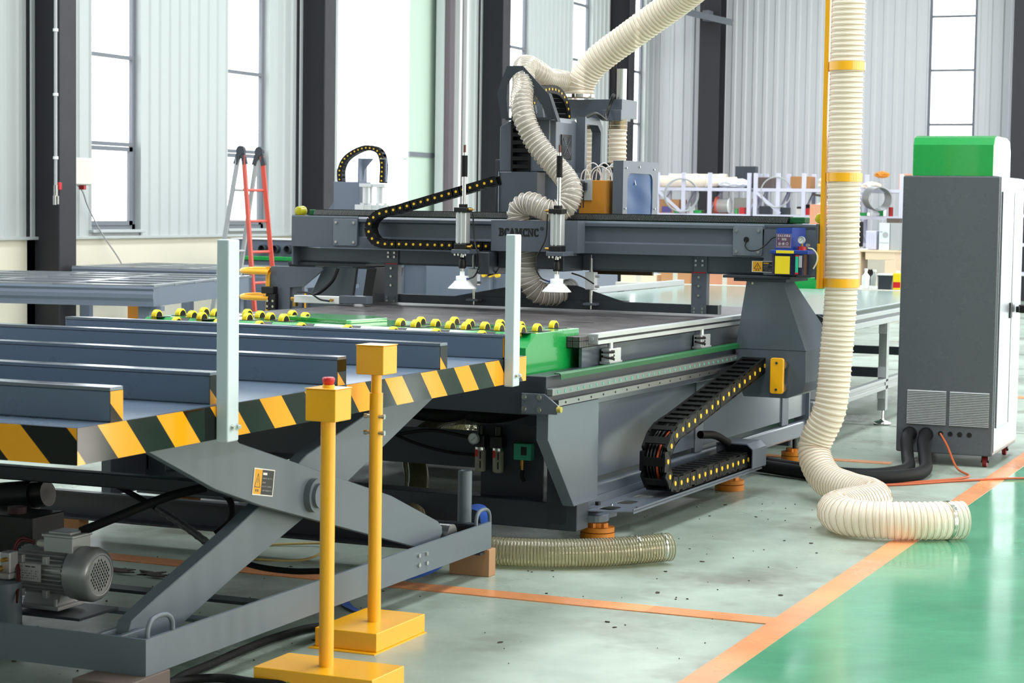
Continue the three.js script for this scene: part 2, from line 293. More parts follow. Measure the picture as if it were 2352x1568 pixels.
for (const [z, xl, xr, o] of [[-5.008, LL + 0.02, -3.42, 0.13], [-5.62, LL + 0.02, -3.455, 0.63], [-6.44, LL + 0.02, -3.425, 0.63], [-7.3, LL + 0.02, -3.42, 0.63], [-7.94, -5.69, -3.423, 0.3]]) {
  const r = part(lift, 'support_rail', box(xl, xr, DK, 1.037, z - 0.033, z + 0.033, 0.006), M.greyDeck);
  part(r, 'wear_strip', box(xl, xr + 0.001, 1.037, 1.049, z - 0.034, z + 0.034, 0.002), M.padTop);
  tape(r, [xr, DK, z + 0.033], [xr, DK, z - 0.033], 0.093, o);
}
for (const z of [-5.6, -7.945]) {                                           // the two upright stops bolted to the edge
  const p = part(lift, 'stop_post', [box(LX + 0.001, LX + 0.047, 0.826, 1.482, z - 0.035, z + 0.035, 0.006)], M.post);
  for (const dy of [0.047]) for (const dz of [-0.018, 0.018]) part(p, 'bolt', [cyl('x', LX + 0.053, 0.826 + dy, z + dz - 0.005, 0.007, 0.012, 8), cyl('x', LX + 0.049, 0.826 + dy, z + dz - 0.005, 0.011, 0.004, 12)], M.chrome);
}
// base frame
const BX = -3.466, BY0 = 0.12, BY1 = 0.236, BZ0 = -5.237, BZ1 = -7.91;
part(lift, 'base_frame', [prism('xz', [[LL, BZ0], [BX, BZ0], [BX, BZ1], [BX - 0.012, BZ1], [BX - 0.012, BZ0 - 0.012], [LL, BZ0 - 0.012]], BY0, BY1), box(BX - 0.07, BX - 0.012, BY0, BY0 + 0.01, BZ1, BZ0 - 0.012), box(LL, BX - 0.07, BY0, BY0 + 0.01, BZ0 - 0.07, BZ0 - 0.012)], M.greyLift);
part(lift, 'rear_member', prism('zy', [[BZ1, 0.1], [BZ1 + 0.09, 0.1], [BZ1 + 0.09, 0.11], [BZ1 + 0.01, 0.11], [BZ1 + 0.01, 0.215], [BZ1 + 0.05, 0.215], [BZ1 + 0.05, 0.225], [BZ1, 0.225]], LL, BX - 0.012), M.greyDark);  // darker grey than the base frame: shade under the deck put into the colour
part(lift, 'cross_member', box(LL, BX - 0.012, BY0, BY0 + 0.012, -6.06, -6.0), M.greyLift); part(lift, 'cross_member', box(LL, BX - 0.012, BY0, BY0 + 0.012, -6.42, -6.34), M.greyDark);  // second one darker: shade below the deck put into its grey
for (const z of [-5.335, -7.845]) part(lift, 'handle', tube([[BX - 0.012, 0.2, z + 0.07], [BX - 0.012, 0.262, z + 0.07], [BX - 0.012, 0.29, z + 0.045], [BX - 0.012, 0.29, z - 0.04], [BX - 0.012, 0.265, z - 0.068], [BX - 0.012, 0.2, z - 0.07]], 0.0085, 40, 8), M.greyLift);
part(lift, 'hinge_lug', [box(-3.59, -3.57, 0.13, 0.235, -5.4, -5.25, 0.004), box(-3.668, -3.648, 0.13, 0.235, -5.4, -5.25, 0.004), cyl('x', -3.62, 0.2, -5.33, 0.02, 0.12, 14)], M.greyLift);
for (const [z, y] of [[-7.184, 0.2], [-7.256, 0.198], [-7.185, 0.161], [-7.257, 0.159]]) part(lift, 'bolt', cyl('x', BX + 0.004, y, z, 0.009, 0.008, 10), M.chrome);
part(lift, 'corner_stub', [cyl('y', -3.6, 0.33, -7.92, 0.031, 0.23, 20), new THREE.TorusGeometry(0.024, 0.008, 6, 20).rotateX(Math.PI / 2).translate(-3.6, 0.443, -7.92)], M.greyLift);
// arms
const outer = [[-5.3, 0.83], [-5.84, 0.83], [-5.9, 0.782], [-6.464, 0.622], [-7.064, 0.452], [-7.5, 0.29], [-7.54, 0.262], [-7.545, 0.235], [-7.52, 0.212], [-7.319, 0.205], [-6.044, 0.548], [-5.75, 0.64]];
const inner = [[-5.36, 0.26], [-5.34, 0.22], [-5.35, 0.18], [-5.4, 0.155], [-5.56, 0.165], [-5.982, 0.298], [-6.488, 0.439], [-6.817, 0.529], [-7.574, 0.788], [-7.69, 0.83], [-7.2, 0.83], [-6.501, 0.672], [-6.163, 0.528], [-5.94, 0.448], [-5.5, 0.31]];
for (const [xo, xi] of [[-3.56, -3.63], [-5.8, -5.74]]) { part(lift, 'scissor_arm', prism('zy', outer, xo, xo + 0.03, [], 0.002), M.greyLift); part(lift, 'scissor_arm', prism('zy', inner, xi - 0.025, xi + 0.03, [], 0.003), M.greyLift); }
part(lift, 'pivot_pin', [cyl('x', -3.57, 0.537, -6.413, 0.062, 0.13, 28), cyl('x', -3.515, 0.537, -6.413, 0.045, 0.05, 28)], M.greyLift);
part(lift, 'arm_roller', cyl('x', -3.545, 0.215, -7.6, 0.05, 0.07, 24), M.steel);
part(lift, 'torsion_tube', [box(LL + 0.1, -3.63, 0.508, 0.562, -6.44, -6.38, 0.006)], M.greyDark);  // dark grey carries the shade below the deck in its colour
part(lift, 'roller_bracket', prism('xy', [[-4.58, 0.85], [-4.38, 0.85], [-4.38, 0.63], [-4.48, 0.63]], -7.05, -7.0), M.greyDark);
part(lift, 'hydraulic_cylinder', [bar([-5.9, 0.3, -6.4], [-4.76, 0.45, -6.42], 0.06, 18), bar([-4.76, 0.45, -6.42], [-4.7, 0.46, -6.42], 0.05, 18)], M.black);
// warning label on the arm
function warn(w, h, title) { return canvasTex(w, h, (x) => {
  x.fillStyle = '#e8e6df'; x.fillRect(0, 0, w, h); x.fillStyle = '#e2a41b'; x.fillRect(w * 0.03, h * 0.04, w * 0.37, h * 0.92); x.fillStyle = '#1b1c1f'; x.fillRect(w * 0.4, h * 0.04, w * 0.57, h * 0.92);
  x.strokeStyle = '#1b1c1f'; x.lineWidth = w * 0.022; x.lineJoin = 'round'; x.beginPath(); x.moveTo(w * 0.215, h * 0.2); x.lineTo(w * 0.345, h * 0.7); x.lineTo(w * 0.085, h * 0.7); x.closePath(); x.stroke();
  x.fillStyle = '#1b1c1f'; x.fillRect(w * 0.205, h * 0.38, w * 0.02, h * 0.17); x.beginPath(); x.arc(w * 0.215, h * 0.62, w * 0.013, 0, 7); x.fill();
  x.fillRect(w * 0.14, h * 0.78, w * 0.05, h * 0.09); x.fillRect(w * 0.23, h * 0.78, w * 0.05, h * 0.09);
  x.fillStyle = title ? '#d9a520' : '#e9e7e0'; x.fillRect(w * 0.44, h * 0.14, w * 0.2, h * 0.09); x.fillStyle = '#8b8b8b';
  let s = 5; for (let r = 0; r < 4; r++) for (let c = 0; c < 26; c++) { s = (s * 73 + 19) % 101; if (s > 22 && c < [26, 9, 24, 25][r]) x.fillRect(w * (0.44 + c * 0.019), h * (0.33 + r * 0.15), w * 0.013, h * 0.06 * (0.5 + (s % 10) / 18)); }
}); }
function sheet(parent, name, m, c, w, h, ry = 0, rz = 0) {                 // a thin printed sticker, its face towards +z before the turn
  const g = new THREE.PlaneGeometry(w, h); const o = part(parent, name, keepUV(g), m); o.position.set(...c); o.rotation.set(0, ry, rz, 'YXZ'); return o;
}
std('warnA', '#ffffff', 0.45, 0, { map: warn(256, 224, false) }); std('warnB', '#ffffff', 0.45, 0, { map: warn(384, 208, true) });
{ const s = sheet(lift, 'warning_label', M.warnA, [-3.5285, 0.627, -6.063], 0.144, 0.094, Math.PI / 2, 0); s.rotation.set(0, Math.PI / 2, R(-10), 'YXZ'); }
// hydraulic unit: motor, tank, valve block
const motorG = thing('electric_motor', 'silver electric pump motor with round slotted fan cover under the lift table', 'motor', [-4.215, 0.277, -5.9]);
{ const r = 0.083;
  part(motorG, 'motor_body', [cyl('x', -0.1, 0, 0, r * 0.82, 0.22, 32), cyl('x', -0.225, 0, 0, r * 0.7, 0.05, 28), ...Array.from({ length: 30 }, (_, i) => { const a = i / 30 * 2 * Math.PI; return at(box(-0.2, 0.01, -0.003, 0.003, 0, 0.02), 0, Math.sin(a) * r * 0.8, Math.cos(a) * r * 0.8, -a, 0, 0); })], M.castAlu);
  part(motorG, 'fan_cover', [lathe([[0.094, 0.015], [0.094, 0.04], [0.098, 0.045], [0.098, 0.088], [0.09, 0.108], [0.075, 0.115], [0.07, 0.115], [0.07, 0.111], [0.09, 0.1], [0.092, 0.017]], 40).rotateZ(-Math.PI / 2).translate(0.005, 0, 0)], M.castAlu);
  const holes = []; for (let i = -5; i <= 5; i++) for (let j = -5; j <= 5; j++) { const u = (i + j) * 0.0075, v = (i - j) * 0.0105; if (Math.hypot(u, v) < 0.057) holes.push([[u - 0.0048, v], [u, v + 0.0068], [u + 0.0048, v], [u, v - 0.0068]]); }
  part(motorG, 'fan_grille', prism('zy', circle(0, 0, 0.073, 32), 0.115, 0.118, holes), M.castAlu);
  part(motorG, 'fan', cyl('x', 0.09, 0, 0, 0.07, 0.01, 24), M.rubber);
  const tb = part(motorG, 'terminal_box', [box(-0.085, 0.04, 0.075, 0.135, -0.055, 0.055, 0.005), box(-0.09, 0.045, 0.13, 0.142, -0.06, 0.06, 0.004), box(-0.07, 0.025, 0.14, 0.15, -0.045, 0.045, 0.003)], M.castAlu);
  part(tb, 'cable_gland', [cyl('x', -0.1, 0.1, 0.03, 0.014, 0.03, 14), cyl('x', -0.118, 0.1, 0.03, 0.011, 0.012, 14)], M.offWhite);
  const plateTex = canvasTex(256, 160, (x, w, h) => { x.fillStyle = '#c9cac8'; x.fillRect(0, 0, w, h); x.fillStyle = '#3a3b3d'; x.font = '22px sans-serif'; x.fillText('CE', 30, 34); x.fillRect(80, 20, 60, 10); x.fillRect(150, 20, 40, 10); let s = 3; for (let r = 0; r < 4; r++) for (let c = 0; c < 9; c++) { s = (s * 31 + 7) % 53; if (s > 14) x.fillRect(24 + c * 24, 62 + r * 22, 8 + s % 10, 7); } });
  std('plate', '#ffffff', 0.4, 0.3, { map: plateTex }); sheet(motorG, 'rating_plate', M.plate, [-0.115, 0.005, 0.0955], 0.1, 0.062);
  part(motorG, 'foot', [box(-0.19, 0.0, -0.127, -0.112, -0.07, 0.085, 0.003), prism('zy', [[-0.05, -0.113], [0.06, -0.113], [0.035, -0.07], [-0.03, -0.07]], -0.17, -0.02), cyl('y', -0.02, -0.105, 0.07, 0.007, 0.035, 8)], M.castAlu);
  for (const x of [-0.16, -0.055]) for (const y of [0.05, -0.07]) part(motorG, 'mounting_lug', box(x - 0.01, x + 0.01, y - 0.014, y + 0.014, 0.07, 0.09, 0.002), M.castAlu); }
{ const w = single('motor_wiring', [[0, 0], [0.006, 0.01], [-0.006, 0.014]].map(([a, b]) => tube([[-4.355, 0.377 + a, -5.87], [-4.39, 0.385 + b, -5.84 + a], [-4.4, 0.36 + a, -5.82 + b], [-4.36, 0.3, -5.78 + a], [-4.29, 0.2, -5.68]], 0.004, 40, 6)), std('wireRed', '#4a1216', 0.5), 'dark red and black wires looping from the motor terminal box', 'wires'); void w; }
const pump = thing('hydraulic_power_pack', 'black hydraulic oil tank with valve block left of the silver motor', 'hydraulic unit');
part(pump, 'oil_tank', box(-5.2, -4.5, 0.29, 0.43, -6.25, -6.05, 0.006), M.black); part(pump, 'filler_cap', cyl('y', -4.62, 0.44, -6.12, 0.035, 0.03, 20), std('capRed', '#3a1c1c', 0.5));
part(pump, 'valve_block', [box(-4.41, -4.365, 0.285, 0.36, -5.79, -5.74, 0.006), box(-4.46, -4.36, 0.265, 0.286, -5.8, -5.73, 0.004)], M.castAlu);
part(pump, 'valve_fitting', [cyl('z', -4.405, 0.3, -5.72, 0.012, 0.05, 14), cyl('z', -4.38, 0.335, -5.73, 0.008, 0.03, 12)], M.brass);
part(pump, 'stand_pipe', [cyl('y', -4.38, 0.13, -5.72, 0.066, 0.26, 28), cyl('y', -4.38, 0.1, -5.72, 0.069, 0.01, 28)], M.greyLift);
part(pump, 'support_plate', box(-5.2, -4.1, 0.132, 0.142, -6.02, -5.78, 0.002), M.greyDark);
single('black_hose', tube([[-4.2, 0.42, -5.93], [-4.09, 0.47, -5.97], [-3.95, 0.54, -6.1], [-3.85, 0.57, -6.2]], 0.017, 40, 10), M.rubber, 'short black hose rising from the motor box under the deck', 'hose');
{ const h = thing('armoured_hose', 'dark hose with a silver spiral guard hanging below the lift deck', 'hose');
  const pts = [[-4.55, 0.5, -6.6], [-4.35, 0.42, -6.6], [-4.2, 0.35, -6.6], [-4.05, 0.27, -6.6], [-3.9, 0.22, -6.6], [-3.72, 0.21, -6.6], [-3.6, 0.22, -6.6]];
  part(h, 'hose', tube(pts, 0.012, 60, 8), M.rubber); const c = curve(pts); part(h, 'spiral_guard', hoseGeo(Array.from({ length: 8 }, (_, i) => c.getPoint(0.2 + i * 0.06).toArray()), 0.0165, 0.034, 0.0025, 16, 8), std('guardSteel', '#77797a', 0.35, 0.6)); }
single('black_hose', tube([[-4.0, 0.52, -6.5], [-3.93, 0.48, -6.5], [-3.92, 0.42, -6.5], [-3.95, 0.38, -6.5], [-3.98, 0.35, -6.48]], 0.013, 40, 8), M.rubber, 'black hose bent into a hook below the lift deck tube', 'hose');
// wooden blocks under the base
single('steel_block', box(-3.66, -3.455, 0, 0.12, -5.36, -5.12, 0.004), std('darkBlock', '#5b4f49', 0.6), 'dark brown block under the front corner of the lift table base', 'block');
single('wood_block', box(-3.645, -3.455, 0, 0.119, -7.935, -7.865, 0.003), std('wood', '#a9825e', 0.75), 'pale timber block under the rear corner of the lift table base', 'block');
single('wood_block', box(-5.78, -5.55, 0, 0.1, -7.9, -7.82, 0.003), M.brownPlank, 'orange brown timber block under the lift base behind the motor', 'block');

// ================================================================= EMERGENCY STOP POSTS
function stopPost(label, x, z, topY, o = {}) {
  const t = thing('emergency_stop_post', label, 'post', [x, 0, z], 0, 'yellow control posts beside the lift table');
  part(t, 'base_plate', [box(o.b[0], o.b[1], 0.004, 0.072, o.b[2], o.b[3], 0.003), box(o.b[0] - 0.012, o.b[1] + 0.008, 0, 0.004, o.b[2], o.b[3] + 0.03)], M.yellow);
  part(t, 'pole', o.sleeve ? [cyl('y', 0, 0.49, 0, 0.0245, 0.85, 28), cyl('y', 0, 0.95, 0, 0.0195, 0.1, 28)] : cyl('y', 0, 0.49, 0, 0.0245, 0.85, 28), M.yellow);
  if (o.sleeve) for (const y of [0.83, 0.77]) part(t, 'clamp_bolt', [cyl('x', 0, y, 0.012, 0.0065, 0.085, 10), cyl('x', 0.036, y, 0.012, 0.01, 0.01, 6), cyl('x', -0.036, y, 0.012, 0.01, 0.01, 6)], M.chrome);
  const s = 0.056, b = part(t, 'switch_box', [box(-s, s, topY - 0.108, topY - 0.003, -s, s, 0.004), box(-s - 0.002, s + 0.002, topY - 0.003, topY, -s - 0.002, s + 0.002, 0.001)], M.yellow); b.rotation.y = R(o.turn);
  if (o.button) { part(t, 'button_collar', cyl('y', 0, topY + 0.004, 0, 0.02, 0.01, 24), M.yellowPin); part(t, 'push_button', lathe([[0, 0.034], [0.017, 0.034], [0.0205, 0.031], [0.0215, 0.026], [0.0195, 0.017], [0.016, 0.01], [0.015, 0]], 28).translate(0, topY, 0), M.red); }
  return t;
}
stopPost('shorter yellow post topped by a red mushroom emergency stop button', -3.134, -5.802, 0.999, { b: [-0.21, 0.23, -0.12, 0.115], turn: 0, button: true });
stopPost('taller yellow post with bolted telescopic pole and no red button', -3.322, -6.516, 1.093, { b: [-0.14, 0.11, -0.205, 0.195], turn: 0, sleeve: true });

// ================================================================= CNC ROUTER
const fontBold = await new FontLoader().loadAsync('fonts/droid/droid_serif_bold.typeface.json');
const cnc = thing('cnc_router', 'large dark grey router machine with wide gantry, black bed and green roller ramp', 'machine', [-3.403, 0, -9.048], R(-2.05));
const screw = (x, y, z, r = 0.009) => cyl('z', x, y, z, r, 0.008, 10);
std('panelGloss', '#565f69', 0.24, 0, { clearcoat: 0.3, clearcoatRoughness: 0.3, roughnessMap: smudge });
// --- base
part(cnc, 'base_side', [prism('zy', [[0.67, 0.69], [0.67, 0.545], [0.36, 0.205], [0.08, 0.205], [0.08, 0.69]], -0.03, 0.03, [], 0.002)], M.panelGloss);
part(cnc, 'base_side', [box(-0.09, -0.045, 0.29, 0.66, -3.56, 0.06)], M.panelGloss);
part(cnc, 'base_beam', box(-0.15, -0.035, 0.15, 0.262, -3.56, 0.06, 0.02), M.panelGloss); part(cnc, 'base_beam', box(-0.1, 0.0, 0.66, 0.69, -3.56, 0.06, 0.004), M.panelGloss);
for (const z of [-1.53, -3.1]) part(cnc, 'base_stiffener', box(-0.06, -0.036, 0.262, 0.66, z - 0.065, z + 0.065, 0.004), M.greyPaint);
part(cnc, 'base_end_plate', box(-0.12, -0.02, 0.14, 0.66, -3.57, -3.55), M.greyPaint);
part(cnc, 'rail_beam', [box(-0.1, 0.012, 0.69, 0.835, -3.56, 0.66, 0.004)], M.greyDark);
part(cnc, 'front_beam', [box(-2.52, 0.005, 0.655, 0.82, 0.52, 0.66, 0.006)], M.greyDark);
part(cnc, 'front_beam', [box(-2.5, 0.02, 0.075, 0.205, 0.16, 0.3, 0.006)], M.greyDark);
part(cnc, 'base_side', [box(-2.5, -2.44, 0.1, 0.82, -3.56, 0.6, 0.004)], M.greyDark);
for (const x of [-0.085, -2.37]) part(cnc, 'corner_leg', box(x - 0.055, x + 0.055, 0.1, 0.66, 0.16, 0.3, 0.004), M.greyDark);
for (const [y, z] of [[0.1, -2.02], [0.1, -3.45], [0.72, -2.02], [0.72, -3.45], [0.72, -0.6]]) part(cnc, 'cross_beam', box(-2.44, -0.1, y, y + 0.1, z - 0.07, z + 0.07), M.greyDark);
for (const pts of [[[-1.3, 0.62, 0.0], [-0.95, 0.56, 0.05], [-0.74, 0.57, 0.1], [-0.6, 0.62, 0.1]], [[-0.85, 0.64, 0.05], [-0.62, 0.575, 0.1], [-0.45, 0.585, 0.1], [-0.3, 0.64, 0.05]]]) part(cnc, 'vacuum_hose', tube(pts, 0.035, 30, 14), M.rubber);
part(cnc, 'lower_panel', box(-2.3, -0.6, 0.32, 0.5, 0.12, 0.14), M.greyDark);
const stopPlate = part(cnc, 'stop_bracket', prism('xy', [[-0.1, 0.757], [0.012, 0.757], [0.078, 0.71], [0.078, 0.667], [-0.1, 0.662]], 0.672, 0.682, [], 0.001), M.greyPaint);
part(stopPlate, 'bolt', [[-0.085, 0.74], [-0.01, 0.742], [-0.085, 0.685], [-0.01, 0.685]].map(([x, y]) => [screw(x, y, 0.687), cyl('z', x, y, 0.684, 0.014, 0.004, 14)]), M.chrome);
part(stopPlate, 'buffer', [cyl('z', 0.062, 0.69, 0.66, 0.017, 0.03, 16), cyl('x', 0.085, 0.69, 0.674, 0.014, 0.02, 16)], std('buffer', '#b7ad4d', 0.5));
part(cnc, 'guide_rail', [box(0.012, 0.046, 0.745, 0.782, -3.55, 0.66, 0.006)], M.railSteel);
std('tealDot', '#5fae98', 0.5);
{ const g = []; for (let z = 0.6; z > -2.6; z -= 0.075) g.push(cyl('x', 0.0465, 0.763, z, 0.008, 0.002, 12)); part(cnc, 'rail_bolt_caps', g, M.tealDot).userData.kind = 'stuff'; }
{ const g = [box(0.012, 0.04, 0.695, 0.722, -3.55, 0.58)]; part(cnc, 'gear_rack', g, M.steel); const h = []; for (let z = 0.5; z > -2.2; z -= 0.15) h.push(cyl('x', 0.041, 0.708, z, 0.005, 0.003, 8)); part(cnc, 'rack_screws', h, M.black).userData.kind = 'stuff'; }
part(cnc, 'rail_cover', [prism('xy', [[0.025, 0.848], [0.05, 0.848], [0.058, 0.842], [0.058, 0.82], [0.054, 0.82], [0.054, 0.84], [0.048, 0.843], [0.025, 0.843]], -3.55, 0.6)], M.greenDark);
part(cnc, 'bed_skirt', box(-0.07, -0.055, 0.835, 0.95, -3.22, 0.1), M.panelGloss);
// --- levelling feet
for (const [x, z] of [[0, 0], [0, -1.95], [-0.08, -3.45], [-2.4, 0]]) {
  const f = part(cnc, 'levelling_foot', [cyl('y', x, 0.017, z, 0.084, 0.032, 36), cyl('y', x, 0.048, z, 0.083, 0.022, 36), prism('xz', Array.from({ length: 32 }, (_, i) => { const a = i / 32 * 2 * Math.PI, r = i % 8 < 4 ? 0.056 : 0.046; return [x + r * Math.cos(a), z + r * Math.sin(a)]; }), 0.058, 0.08)], M.orangeFoot);
  part(f, 'spindle', cyl('y', x, 0.12, z, 0.014, 0.12, 14), M.black);
}
part(cnc, 'foot_bracket', [prism('xz', [[-0.06, 0.18], [-0.06, -0.1], [0.06, -0.1], ...Array.from({ length: 9 }, (_, i) => [0.03 + 0.055 * Math.cos(R(-70 + i * 20)), 0.08 + 0.075 * Math.sin(R(-70 + i * 20))])], 0.1, 0.135, [], 0.003)], M.greyPaint);
part(cnc, 'foot_bracket', [box(-0.08, 0.06, 0.1, 0.135, -2.03, -1.87, 0.01)], M.greyDark);
// --- cable tray with slots, chain and cover
{ const slot = (z) => rrect(0.04, 0.13, -z - 0.06, -z + 0.06, 0.025).map(([x, y]) => [x, -y]);
  const t = part(cnc, 'cable_tray', [prism('xz', [[-0.03, -1.86], [0.222, -1.86], [0.222, 0.09], [0.1, 0.17], [-0.02, 0.19]], 0.158, 0.163, [slot(0.06), slot(-0.16), slot(-0.4)].map((h) => h)), box(0.218, 0.222, 0.148, 0.172, -1.86, 0.09), prism('zy', [[0.19, 0.158], [0.19, 0.185], [0.16, 0.2], [-1.86, 0.2], [-1.86, 0.158]], -0.03, -0.026)], M.greyPaint);
  part(t, 'screw', [[0.2, 0.0], [0.2, -0.75], [0.2, -1.55], [0.06, -0.03]].map(([x, z]) => cyl('y', x, 0.166, z, 0.007, 0.008, 8)), M.chrome); }
part(cnc, 'chain_cover', [prism('xy', [[0.04, 0.31], [0.21, 0.31], [0.245, 0.28], [0.245, 0.172], [0.24, 0.172], [0.24, 0.277], [0.208, 0.304], [0.04, 0.304]], -1.86, -1.62), prism('xy', [[0.02, 0.163], [0.24, 0.163], [0.24, 0.277], [0.21, 0.305], [0.02, 0.305]], -1.86, -1.855), box(0.031, 0.04, 0.163, 0.31, -1.86, -1.62)], M.greyPaint);
part(cnc, 'cable_sleeve', tube([[0.04, 0.38, -1.33], [0.07, 0.36, -1.5], [0.1, 0.31, -1.62]], 0.022, 20, 10), M.rubber);
std('wireMix', '#c4491f', 0.4);
// energy chain: links along a path in a plane; u = direction across the chain
function energyChain(parent, name, path, pitch, half, width, across, pinFrom, openBars = true) {
  const chain = new THREE.Group(); chain.name = name; parent.add(chain);
  const c = curve(path), L = c.getLength(), n = Math.round(L / pitch), A = V(...across), pr = pitch / 2;
  const side = (c0, c1) => prism('xy', [[-pr * 1.16, -half * 0.8], [-pr * 1.06, -half], [pr * 1.06, -half], [pr * 1.16, -half * 0.8], [pr * 1.16, half * 0.8], [pr * 1.06, half], [-pr * 1.06, half], [-pr * 1.16, half * 0.8]], c0, c1);
  const link = keepUV(join([side(-width / 2, -width / 2 + width * 0.1), side(width / 2 - width * 0.1, width / 2), box(-pr * 0.5, pr * 0.5, half * 0.8, half * 0.98, -width / 2, width / 2), box(-pr * 0.72, pr * 0.72, -half * 0.98, -half * 0.8, -width / 2, width / 2)]));
  const pin = keepUV(join(cyl('z', 0, 0, (across[0] < 0 ? -1 : 1) * width / 2, Math.min(half * 0.3, pr * 0.42), 0.005, 14)));
  for (let i = 0; i < n; i++) {
    const p = c.getPointAt((i + 0.5) / n), t = c.getTangentAt((i + 0.5) / n).normalize(), up = A.clone().cross(t).normalize();
    const q = new THREE.Matrix4().makeBasis(t, up, A); q.setPosition(p.x, p.y, p.z);
    for (const [g, nm, m] of [[link, 'chain_link', M.blackChain], [pin, 'link_pin', M.yellowPin]]) { const o = part(chain, nm, g, m); q.decompose(o.position, o.quaternion, o.scale); }
  }
  return chain;
}
{ const xc = 0.148, path = [];
  for (let i = 0; i <= 6; i++) path.push([xc, 0.735 - 0.262 * i / 6, -1.93 + 1.42 * i / 6]);
  path.push([xc, 0.425, -0.425], [xc, 0.36, -0.378], [xc, 0.285, -0.395], [xc, 0.235, -0.455], [xc, 0.222, -0.53]);
  for (let i = 1; i <= 6; i++) path.push([xc, 0.222, -0.53 - 1.15 * i / 6]);
  energyChain(cnc, 'cable_chain', path, 0.088, 0.042, 0.135, [-1, 0, 0]);
  const loom = [];
  for (let k = 0; k < 6; k++) part(cnc, 'chain_cable', tube(path.map(([x, y, z]) => [x - 0.045 + k * 0.018, y + (k % 2) * 0.006 - (k === 3 ? 0.016 : 0), z]), 0.0075, 120, 6), k === 3 ? M.wireMix : M.cable); void loom; }
// --- pneumatics under the ramp
const pp = part(cnc, 'pneumatic_panel', box(-0.53, -0.2, 0.2, 0.55, 0.2, 0.212), M.greyDark);
std('bowl', '#8f8b80', 0.4);
for (const x of [-0.515, -0.42]) {
  const f = part(cnc, 'air_filter', [lathe([[0, 0.3], [0.02, 0.3], [0.026, 0.305], [0.027, 0.32], [0.027, 0.41], [0, 0.41]], 24).translate(x, 0.02, 0.25)], M.bowl);
  part(f, 'collar', cyl('y', x, 0.434, 0.25, 0.03, 0.014, 24), M.chrome); part(f, 'head', [box(x - 0.032, x + 0.032, 0.44, 0.5, 0.22, 0.28, 0.006), cyl('y', x, 0.52, 0.25, 0.02, 0.05, 18)], M.black);
  part(f, 'lock', box(x - 0.016, x - 0.002, 0.395, 0.43, 0.274, 0.281, 0.002), M.red); part(f, 'sight_slot', [box(x + 0.008, x + 0.014, 0.385, 0.42, 0.272, 0.277), box(x + 0.008, x + 0.014, 0.34, 0.375, 0.272, 0.277)], M.black);
}
const dialTex = canvasTex(128, 128, (x, w) => { x.fillStyle = '#dfe3e4'; x.fillRect(0, 0, w, w); x.strokeStyle = '#222'; x.lineWidth = 2; for (let i = 0; i <= 10; i++) { const a = R(135 + 27 * i); x.beginPath(); x.moveTo(64 + 44 * Math.cos(a), 64 + 44 * Math.sin(a)); x.lineTo(64 + 54 * Math.cos(a), 64 + 54 * Math.sin(a)); x.stroke(); } x.lineWidth = 6; x.beginPath(); x.moveTo(34, 90); x.lineTo(88, 44); x.stroke(); });
std('dial', '#ffffff', 0.3, 0, { map: dialTex });
function gauge(parent, x, y, z, r) { const g = part(parent, 'pressure_gauge', lathe([[0, 0], [r, 0], [r * 1.08, 0.006], [r * 1.08, 0.02], [r * 0.95, 0.022], [r * 0.95, 0.015], [0, 0.015]], 30).rotateX(Math.PI / 2).translate(x, y, z), M.greySilver); const d = new THREE.CircleGeometry(r * 0.95, 30); const o = part(g, 'dial', keepUV(d), M.dial); o.position.set(x, y, z + 0.017); }
gauge(cnc, -0.53, 0.483, 0.283, 0.026);
const ps = part(cnc, 'pressure_switch', box(-0.335, -0.245, 0.39, 0.47, 0.212, 0.26, 0.004), std('switchTeal', '#2f9678', 0.45));
part(ps, 'switch_window', box(-0.295, -0.265, 0.415, 0.455, 0.256, 0.2615), M.black); part(ps, 'switch_stem', [cyl('y', -0.297, 0.378, 0.236, 0.01, 0.03, 12), cyl('y', -0.297, 0.352, 0.236, 0.008, 0.03, 12)], M.brass); part(ps, 'switch_hose', tube([[-0.297, 0.34, 0.236], [-0.297, 0.31, 0.24], [-0.285, 0.285, 0.24]], 0.01, 16, 8), M.rubber);
part(cnc, 'air_hose', tube([[-0.56, 0.48, 0.25], [-0.8, 0.5, 0.22], [-1.1, 0.46, 0.2], [-1.5, 0.56, 0.2]], 0.008, 40, 6), M.rubber); part(cnc, 'air_hose', tube([[-0.5, 0.39, 0.2], [-0.75, 0.4, 0.2], [-1.0, 0.46, 0.2], [-1.3, 0.6, 0.15]], 0.008, 40, 6), M.rubber);
// --- bed
const bedMap = tex(512, (x, y) => { const gx = x % 32, gy = y % 32, line = gx < 4 || gy < 4, i = y * 512 + x, k = N2[i] - 0.5; const v = line ? 22 : 84 + 60 * k + 36 * (N1[i] - 0.5); return [cl(v * 1.03), cl(v * 0.98), cl(v)]; }, true, 0.48);
const bedBump = tex(512, (x, y) => { const line = x % 32 < 4 || y % 32 < 4; return line ? [0, 0, 0] : [255, 255, 255]; }, false, 0.48);
std('bed', '#ffffff', 0.42, 0, { map: bedMap, bumpMap: bedBump, bumpScale: 0.0025 });
part(cnc, 'bed_table', box(-2.45, -0.05, 0.93, 0.985, -3.26, 0.14, 0.003), M.bed);
for (const [x, z] of [[-2.2, -0.5], [-1.6, -0.4], [-1.1, -0.75], [-2.0, -1.2], [-1.3, -1.4], [-0.55, -1.0], [-0.5, -0.35], [-0.75, -1.65]]) part(cnc, 'bed_cutout', prism('xz', [[x - 0.1, z], [x - 0.03, z + 0.025], [x + 0.02, z + 0.01], [x + 0.1, z + 0.02], [x + 0.07, z - 0.02], [x - 0.04, z - 0.015]], 0.985, 0.9856), M.black);
